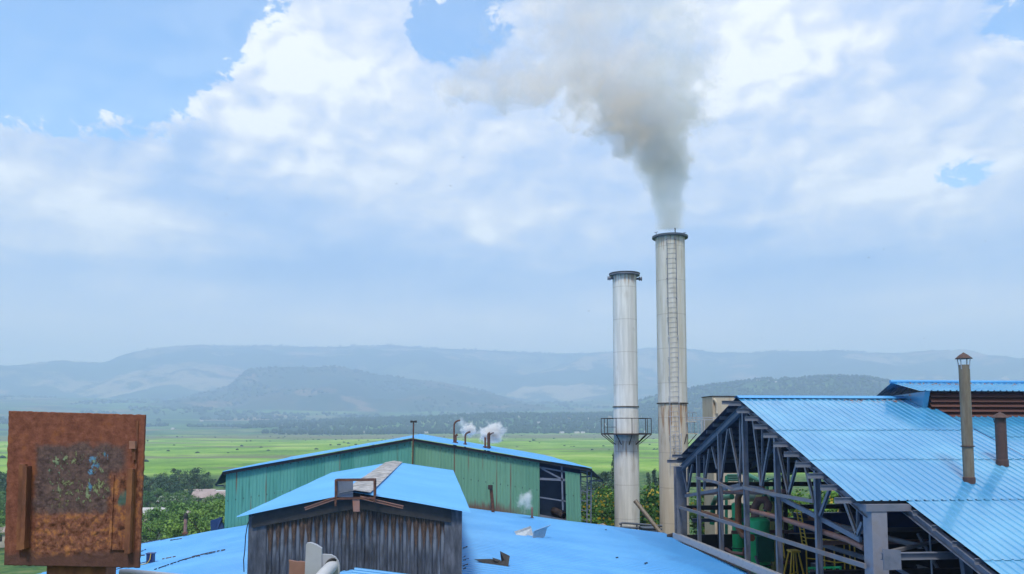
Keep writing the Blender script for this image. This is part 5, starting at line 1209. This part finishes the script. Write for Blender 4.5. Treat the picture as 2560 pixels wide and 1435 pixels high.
def rust_mat():
    m, g, b = newmat('flaking_rusty_plate'); v = ocoord(g); x, y, z = g.sep(v)
    s = g.m('DIVIDE', x, PW_); t = g.m('DIVIDE', z, PH_)
    wb = g.m('MULTIPLY_ADD', g.noise(v, 14, 5, .6), .16, -.08); s = g.m('ADD', s, wb); t = g.m('ADD', t, g.m('MULTIPLY_ADD', g.noise(v, 17, 5, .6), .14, -.07))
    n1 = g.noise(v, 9, 6, .65); n2 = g.noise(v, 42, 6, .7); n3 = g.noise(v, 110, 4, .7); n4 = g.noise(g.vm('MULTIPLY', v, (1., 1., .8)), 46, 7, .72, .2)
    red = g.ramp(n2, [(.3, (.10, .034, .024)), (.5, (.185, .066, .046)), (.68, (.26, .10, .07))])
    red = g.mix(g.m('MULTIPLY', g.sm(n1, .52, .68), .75), red, (.30, .105, .035))
    dark = g.ramp(n4, [(.3, (.032, .020, .020)), (.5, (.10, .066, .068)), (.66, (.17, .105, .095))])
    orange = g.ramp(n4, [(.34, (.05, .022, .016)), (.44, (.15, .055, .034)), (.52, (.20, .085, .062)), (.60, (.34, .135, .048)), (.72, (.37, .20, .12))])
    inx = g.m('MULTIPLY', g.sm(s, .17, .23), g.sm(s, .90, .82))
    col = g.mix(g.m('MULTIPLY', inx, g.m('MULTIPLY', g.sm(t, .30, .36), g.sm(t, .80, .755))), red, dark)
    side = g.m('MULTIPLY', g.sm(s, .74, .78), g.sm(t, .66, .55))
    low = g.m('MULTIPLY', g.sm(s, .16, .22), g.sm(t, .37, .29))
    col = g.mix(g.m('MULTIPLY', g.m('MAXIMUM', side, low), g.sm(t, .02, .07)), col, orange)
    col = g.mix(g.m('MULTIPLY', g.sm(t, .10, .05), .9), col, g.mix(n2, (.055, .03, .032), (.12, .06, .05)))
    fz = g.m('MULTIPLY', g.m('MULTIPLY', g.sm(s, .25, .31), g.sm(s, .78, .70)), g.m('MULTIPLY', g.sm(t, .36, .42), g.sm(t, .76, .68)))
    fl = g.sm(g.m('ADD', g.noise(g.vm('MULTIPLY', v, (1.2, 1., .75)), 58, 8, .74, .15), g.m('ADD', g.m('MULTIPLY_ADD', fz, .1, -.1), g.m('MULTIPLY_ADD', g.noise(v, 16, 3, .5), .5, -.25))), .535, .575)
    flc = g.ramp(n1, [(.4, (.24, .25, .12)), (.6, (.22, .30, .20)), (.75, (.16, .29, .31))])
    col = g.mix(g.m('MULTIPLY', g.m('MULTIPLY', fl, fz), .9), col, flc)
    bz = None
    for bs_, bt, br_ in ((.60, .69, .035), (.63, .64, .03), (.615, .60, .028), (.715, .705, .025), (.605, .50, .022)):
        dd = g.m('SQRT', g.m('ADD', g.m('POWER', g.m('SUBTRACT', s, bs_), 2.), g.m('POWER', g.m('SUBTRACT', t, bt), 2.)))
        q_ = g.sm(dd, br_, br_ * .6); bz = q_ if bz is None else g.m('MAXIMUM', bz, q_)
    bz = g.m('MULTIPLY', bz, g.sm(g.noise(v, 85, 5, .65), .47, .53))
    col = g.mix(g.m('MULTIPLY', bz, .85), col, (.10, .26, .45))
    tz = g.m('MULTIPLY', g.m('MULTIPLY', g.sm(s, .83, .85), g.sm(s, .92, .90)), g.m('MULTIPLY', g.sm(t, .36, .40), g.sm(t, .50, .46)))
    col = g.mix(g.m('MULTIPLY', tz, .8), col, (.04, .13, .12))
    spk = g.sm(n3, .60, .72); col = g.mix(g.m('MULTIPLY', spk, .4), col, (.03, .014, .010))
    g.put(b.inputs['Base Color'], col); b.inputs['Roughness'].default_value = .82; b.inputs['Specular IOR Level'].default_value = .25
    bump(g, b, g.m('ADD', g.m('MULTIPLY', n2, 1.), g.m('MULTIPLY', g.m('MULTIPLY', fl, fz), .5)), .0035, .9)
    return m
M['plate'] = rust_mat()
mb.build('plate', 'plate', rp_)
M['plate_rail'] = mk('rusty_rail', [(.075, .032, .022), (.16, .058, .034), (.26, .11, .045)], 22, .85, st=(1, 1, .35), bmp=.002, bs=60, lo=.3, hi=.72)
S = lambda s, t, d=0.: BL.lerp(BR, s).lerp(TL.lerp(TRc, s), t) + Vector((0, -d, 0))
def rail(s0, s1, t0, t1, d, mat='plate_rail', nm='guide_rail', n=24):
    mb = MB(); vs = []
    for j in range(n + 1):
        t = t0 + (t1 - t0) * j / n; w = .0012 * mn.noise(Vector((t * 22, s0 * 40, 1)))
        for s, q_ in ((s0, -.002), (s0, d), (s1, d), (s1, -.002)): vs.append(S(s, t, q_) + Vector((w, w if q_ > 0 else 0, 0)))
    mb.add(vs, [(j * 4 + i, j * 4 + (i + 1) % 4, (j + 1) * 4 + (i + 1) % 4, (j + 1) * 4 + i) for j in range(n) for i in range(4)] + [(3, 2, 1, 0), (n * 4, n * 4 + 1, n * 4 + 2, n * 4 + 3)])
    return mb.build(nm, mat, rp_)
rail(.105, .150, .105, .655, .016); rail(.150, .180, .115, .645, .030)
rail(.905, .945, .10, .645, .026); rail(.795, .905, .115, .60, .006, 'plate', 'backing_strip'); rail(.775, .795, .12, .60, .010, 'plate', 'weld_bead')
rail(.905, .948, .775, .825, .018, 'rust_pipe', 'clip'); rail(.925, .948, .70, .775, .010, 'plate_rail', 'clip_strap')
rail(.94, .955, .10, .96, .003, 'plate_rail', 'edge_strip')
mb = MB(); a_, b_ = pt(117, 1416, Y=YPL + .02), pt(265, 1420, Y=YPL + .02)
mb.hexa([a_ + Vector((0, .0, -1.2)), b_ + Vector((0, 0, -1.2)), b_ + Vector((0, .08, -1.2)), a_ + Vector((0, .08, -1.2)), a_ + Vector((0, 0, .05)), b_ + Vector((0, 0, .05)), b_ + Vector((0, .08, .05)), a_ + Vector((0, .08, .05))]); mb.build('post', 'plate_rail', rp_)
# grey pipe rail below the plate
mb = MB(); mb.tube([pt(300, 1431, Y=2.9), pt(322, 1431, Y=2.9), pt(455, 1443, Y=3.1), pt(620, 1455, Y=3.4)], .0115, 16)
solo(mb, 'grey_pipe', 'steel_light', 'light grey pipe at the bottom edge beside the rusty plate', 'pipe', loc=pt(322, 1430, Y=2.9))
# grey bracket
YBK = 4.2; K = lambda x, y, d=0.: pt(x, y, Y=YBK) + Vector((0, -d, 0))
bk = thing('pipe_bracket', 'pale grey steel bracket with a rounded lug in front of the sooty wall', 'bracket', K(800, 1470))
mb = MB(); mb.prism([K(759, 1500), K(804, 1500), K(804, 1371), K(790, 1362), K(776, 1357), K(767, 1358), K(765, 1362)], (0, .03, 0)); up_ = mb.build('upright_plate', 'steel_light', bk)
mb = MB(); mb.prism([K(804, 1500, -.012), K(848, 1500, -.012), K(848, 1415, -.012), K(845, 1404, -.012), K(838, 1394, -.012), K(827, 1388, -.012), K(812, 1387, -.012), K(804, 1387, -.012)], (0, .02, 0)); mb.build('lug', 'steel_light', bk)
mb = MB(); mb.tube([K(829, 1416, -.02), K(819, 1424, .12), K(800, 1445, .3), K(780, 1475, .5)], .031, 20); mb.build('pipe', 'white_paint', bk)
mb = MB(); mb.tube([K(826, 1411, .018 - .03), K(829, 1413, -.005)], .036, 16); mb.build('bore', 'black', bk)
mb = MB(); mb.prism([K(716, 1500, -.03), K(760, 1500, -.03), K(760, 1408, -.03), K(748, 1406, -.03), K(740, 1407, -.03), K(719, 1403, -.03), K(721, 1412, -.03)], (0, .02, 0)); mb.build('rusty_flange', 'rust_pipe', bk)

# ------------------------------------------------------------------ birds
def bird(px, py, D, sp, label):
    c = pt(px, py, Y=D); o = thing('bird', label, 'bird', c, 'birds over the works'); mb = MB()
    mb.tube([c + Vector((-.22, 0, -.01)), c + Vector((-.08, 0, 0)), c + Vector((.08, 0, .02)), c + Vector((.17, 0, .03)), c + Vector((.24, 0, .02))], .05, 8, True, [.015, .06, .065, .045, .008]); mb.build('body', 'bird', o)
    mb = MB()
    for sy in (-1, 1):
        mb.prism([c + Vector((-.07, sy * .03, .02)), c + Vector((.08, sy * .03, .03)), c + Vector((.06, sy * .32, .02 + sp)), c + Vector((-.10, sy * .62, .02 + sp * .6)), c + Vector((-.12, sy * .3, .01 + sp))], (0, 0, .012))
    mb.build('wing', 'bird', o); o.rotation_euler = (0, 0, random.uniform(0, 6.28)); o.scale = (.55, .55, .55); return o
for px, py, D in ((1158, 393, 190), (1126, 465, 190), (991, 460, 220), (1247, 332, 260), (1250, 550, 230), (568, 498, 230), (565, 537, 240), (384, 558, 240), (1472, 778, 230), (2172, 644, 150), (2209, 623, 230), (2464, 603, 230), (2335, 587, 220), (2310, 846, 230), (1905, 845, 240)):
    bird(px, py, D, random.uniform(-.05, .3), 'tiny dark bird flying high in the pale sky')
for o in [k for k in bpy.data.objects if k.name.startswith('bird')]: pass
bsp = [o for o in bpy.data.objects if o.get('category') == 'bird']
for o, l in zip(bsp, ('upper of the pair of dark birds left of the smoke', 'lower of the pair of dark birds left of the smoke')): o['label'] = l
for o in bsp:
    if abs(o.location.y - 150) < 1: o['label'] = 'largest dark bird in the sky above the shed roof'

# ------------------------------------------------------------------ smoke and steam
def vol_box(name, org, lo, hi, label, build, step):
    m = bpy.data.materials.new(name + '_air'); m.use_nodes = True; g = NG(m.node_tree); g.n.clear()
    out = g.new('ShaderNodeOutputMaterial'); pv = g.new('ShaderNodeVolumePrincipled'); g.l.new(pv.outputs[0], out.inputs['Volume'])
    v = g.new('ShaderNodeTexCoord').outputs['Object']; dens, col, an = build(g, v)
    g.put(pv.inputs['Density'], dens); g.put(pv.inputs['Color'], col); pv.inputs['Anisotropy'].default_value = an
    try: m.cycles.volume_step_rate = step
    except Exception: m.volume_step_rate = step
    mb = MB(); mb.o = Vector(org); mb.box(Vector(org) + Vector(lo), Vector(org) + Vector(hi)); o = mb.build(name, m)
    tag(o, label, 'smoke' if name == 'smoke' else 'steam'); o['kind'] = 'stuff'; return o
sm_o = pt(1675, 574, Y=YT); sm_o.y = YT
def smoke_nodes(g, v):
    x, y, z = g.sep(v)
    wv = g.vm('MULTIPLY', g.vm('SUBTRACT', g.noise(g.vm('ADD', v, (0, 0, -1.3)), .42, 2, .5, col=True), (.5, .5, .5)), g.vm('MULTIPLY', g.comb(g.sm(z, 0., 9., .5, 4.2), g.sm(z, 0., 9., .5, 4.2), g.sm(z, 0., 9., .2, 3.)), (1., 1., 1.)))
    vw = g.vm('ADD', v, wv); x, y, z2 = g.sep(vw)
    Z = [0, 2.4, 4.8, 7, 9, 11.5, 14, 17, 22]
    xc = g.curve(z2, list(zip(Z, [0, -.25, -.55, -1.5, -2.3, -3.1, -4.0, -4.6, -5.2])), -6, 0)
    w = g.curve(z2, list(zip(Z, [1.15, 1.7, 2.5, 4.2, 5.6, 6.9, 8.2, 8.8, 9.0])), 0, 10)
    wy = g.m('MULTIPLY', w, .62)
    q = g.m('SQRT', g.m('ADD', g.m('POWER', g.m('DIVIDE', g.m('SUBTRACT', x, xc), w), 2.), g.m('POWER', g.m('DIVIDE', y, wy), 2.)))
    core = g.m('SUBTRACT', 1., q)
    tx = g.m('DIVIDE', g.m('ADD', x, 10.8), 7.4); tz = g.m('DIVIDE', g.m('SUBTRACT', z2, g.m('MULTIPLY_ADD', x, .10, 12.3)), 2.6); ty = g.m('DIVIDE', y, 2.6)
    tail = g.m('SUBTRACT', 1., g.m('SQRT', g.m('ADD', g.m('MULTIPLY', tx, tx), g.m('ADD', g.m('MULTIPLY', tz, tz), g.m('MULTIPLY', ty, ty)))))
    n = g.noise(g.vm('MULTIPLY', vw, (1., 1., .85)), .75, 6, .62)
    base = g.m('MAXIMUM', core, g.m('MULTIPLY', tail, .95))
    amp = g.sm(z, 0., 8., 1.1, 2.7)
    d = g.m('ADD', base, g.m('MULTIPLY', g.m('SUBTRACT', n, .52), amp))
    d = g.sm(d, .0, .42)
    hole_x = g.m('DIVIDE', g.m('ADD', x, 2.6), 3.0); hole_z = g.m('DIVIDE', g.m('SUBTRACT', z2, 14.6), 2.2)
    hole = g.m('EXPONENT', g.m('MULTIPLY', g.m('ADD', g.m('MULTIPLY', hole_x, hole_x), g.m('MULTIPLY', hole_z, hole_z)), -1.))
    d = g.m('MULTIPLY', d, g.m('MULTIPLY_ADD', hole, -.85, 1.))
    dd = g.curve(z, list(zip([0, 2, 5, 8, 11, 14, 18, 23], [1.5, 1.3, 1.0, .62, .31, .15, .09, .0])), 0, 1)
    d = g.m('MULTIPLY', d, dd)
    d = g.m('MULTIPLY', d, g.sm(z, -.1, .15))
    d = g.m('MULTIPLY', d, g.sm(x, -13., -4.5, .65, 1.))
    c = g.mix(g.m('MULTIPLY', g.sm(z, 2.5, 7.), g.sm(g.m('ADD', x, g.m('MULTIPLY', z, .16)), 1.2, -2.5, .35, 1.)), (.88, .925, .945), g.ramp(g.noise(vw, .45, 3), [(.42, (.87, .88, .91)), (.5, (.94, .885, .855)), (.58, (.985, .90, .82))]))
    return d, c, .25
vol_box('smoke', sm_o, (-17.5, -5.2, 0), (5.0, 5.2, 23), 'grey brown smoke billowing from the taller chimney', smoke_nodes, .35)
def puff(label, px, py, rx, rz_, D, dens, sc):
    c = pt(px, py, Y=D); k = D / F; ax_, az_ = rx * k, rz_ * k; ay_ = min(ax_, az_)
    def bn(g, v):
        u = g.vm('DIVIDE', v, (ax_, ay_, az_)); w = g.vm('ADD', u, g.vm('MULTIPLY', g.vm('SUBTRACT', g.noise(g.vm('ADD', v, (px, 0, py)), sc * .5, 2, col=True), (.5, .5, .5)), (.8, .8, .8)))
        d = g.m('SUBTRACT', 1., g.vm('LENGTH', w)); n = g.noise(g.vm('ADD', v, (px, 0, py)), sc, 5, .62)
        d = g.sm(g.m('ADD', d, g.m('MULTIPLY', g.m('SUBTRACT', n, .52), 2.2)), .05, .75); edge = g.sm(g.vm('LENGTH', u), 1.35, 1.1)
        return g.m('MULTIPLY', g.m('MULTIPLY', d, edge), dens), (.99, .99, .99, 1), .0
    vol_box('steam', c, (-ax_ * 1.4, -ay_ * 1.4, -az_ * 1.4), (ax_ * 1.4, ay_ * 1.4, az_ * 1.4), label, bn, .25)
puff('large white steam puff above the thick pipe behind the green hall', 1231, 1081, 40, 31, YP + 2, 8., 1.8)
puff('small white steam puff behind the middle hooked pipe', 1173, 1077, 22, 23, YP + 2, 8., 2.6)
puff('thin wisp of steam beside the tallest hooked pipe', 1154, 1057, 15, 18, YP + 2, 1.2, 3.)
puff('little wisp of steam above the small pipe by the green wall', 1315, 1249, 24, 32, GY - 2.2, 2.2, 3.)

# ------------------------------------------------------------------ haze
hz = bpy.data.materials.new('haze_air'); hz.use_nodes = True; g = NG(hz.node_tree); g.n.clear()
out = g.new('ShaderNodeOutputMaterial'); pv = g.new('ShaderNodeVolumePrincipled'); g.l.new(pv.outputs[0], out.inputs['Volume'])
pv.inputs['Density'].default_value = 2.8e-4; pv.inputs['Color'].default_value = (.49, .665, 1.0, 1); pv.inputs['Absorption Color'].default_value = (.10, .16, 1, 1); pv.inputs['Anisotropy'].default_value = 0
mb = MB(); mb.box((-12500, -12500, -60), (12500, 12500, 1150)); o = mb.build('haze', hz); o['kind'] = 'stuff'
o['label'] = 'blue haze in the air over the whole valley'
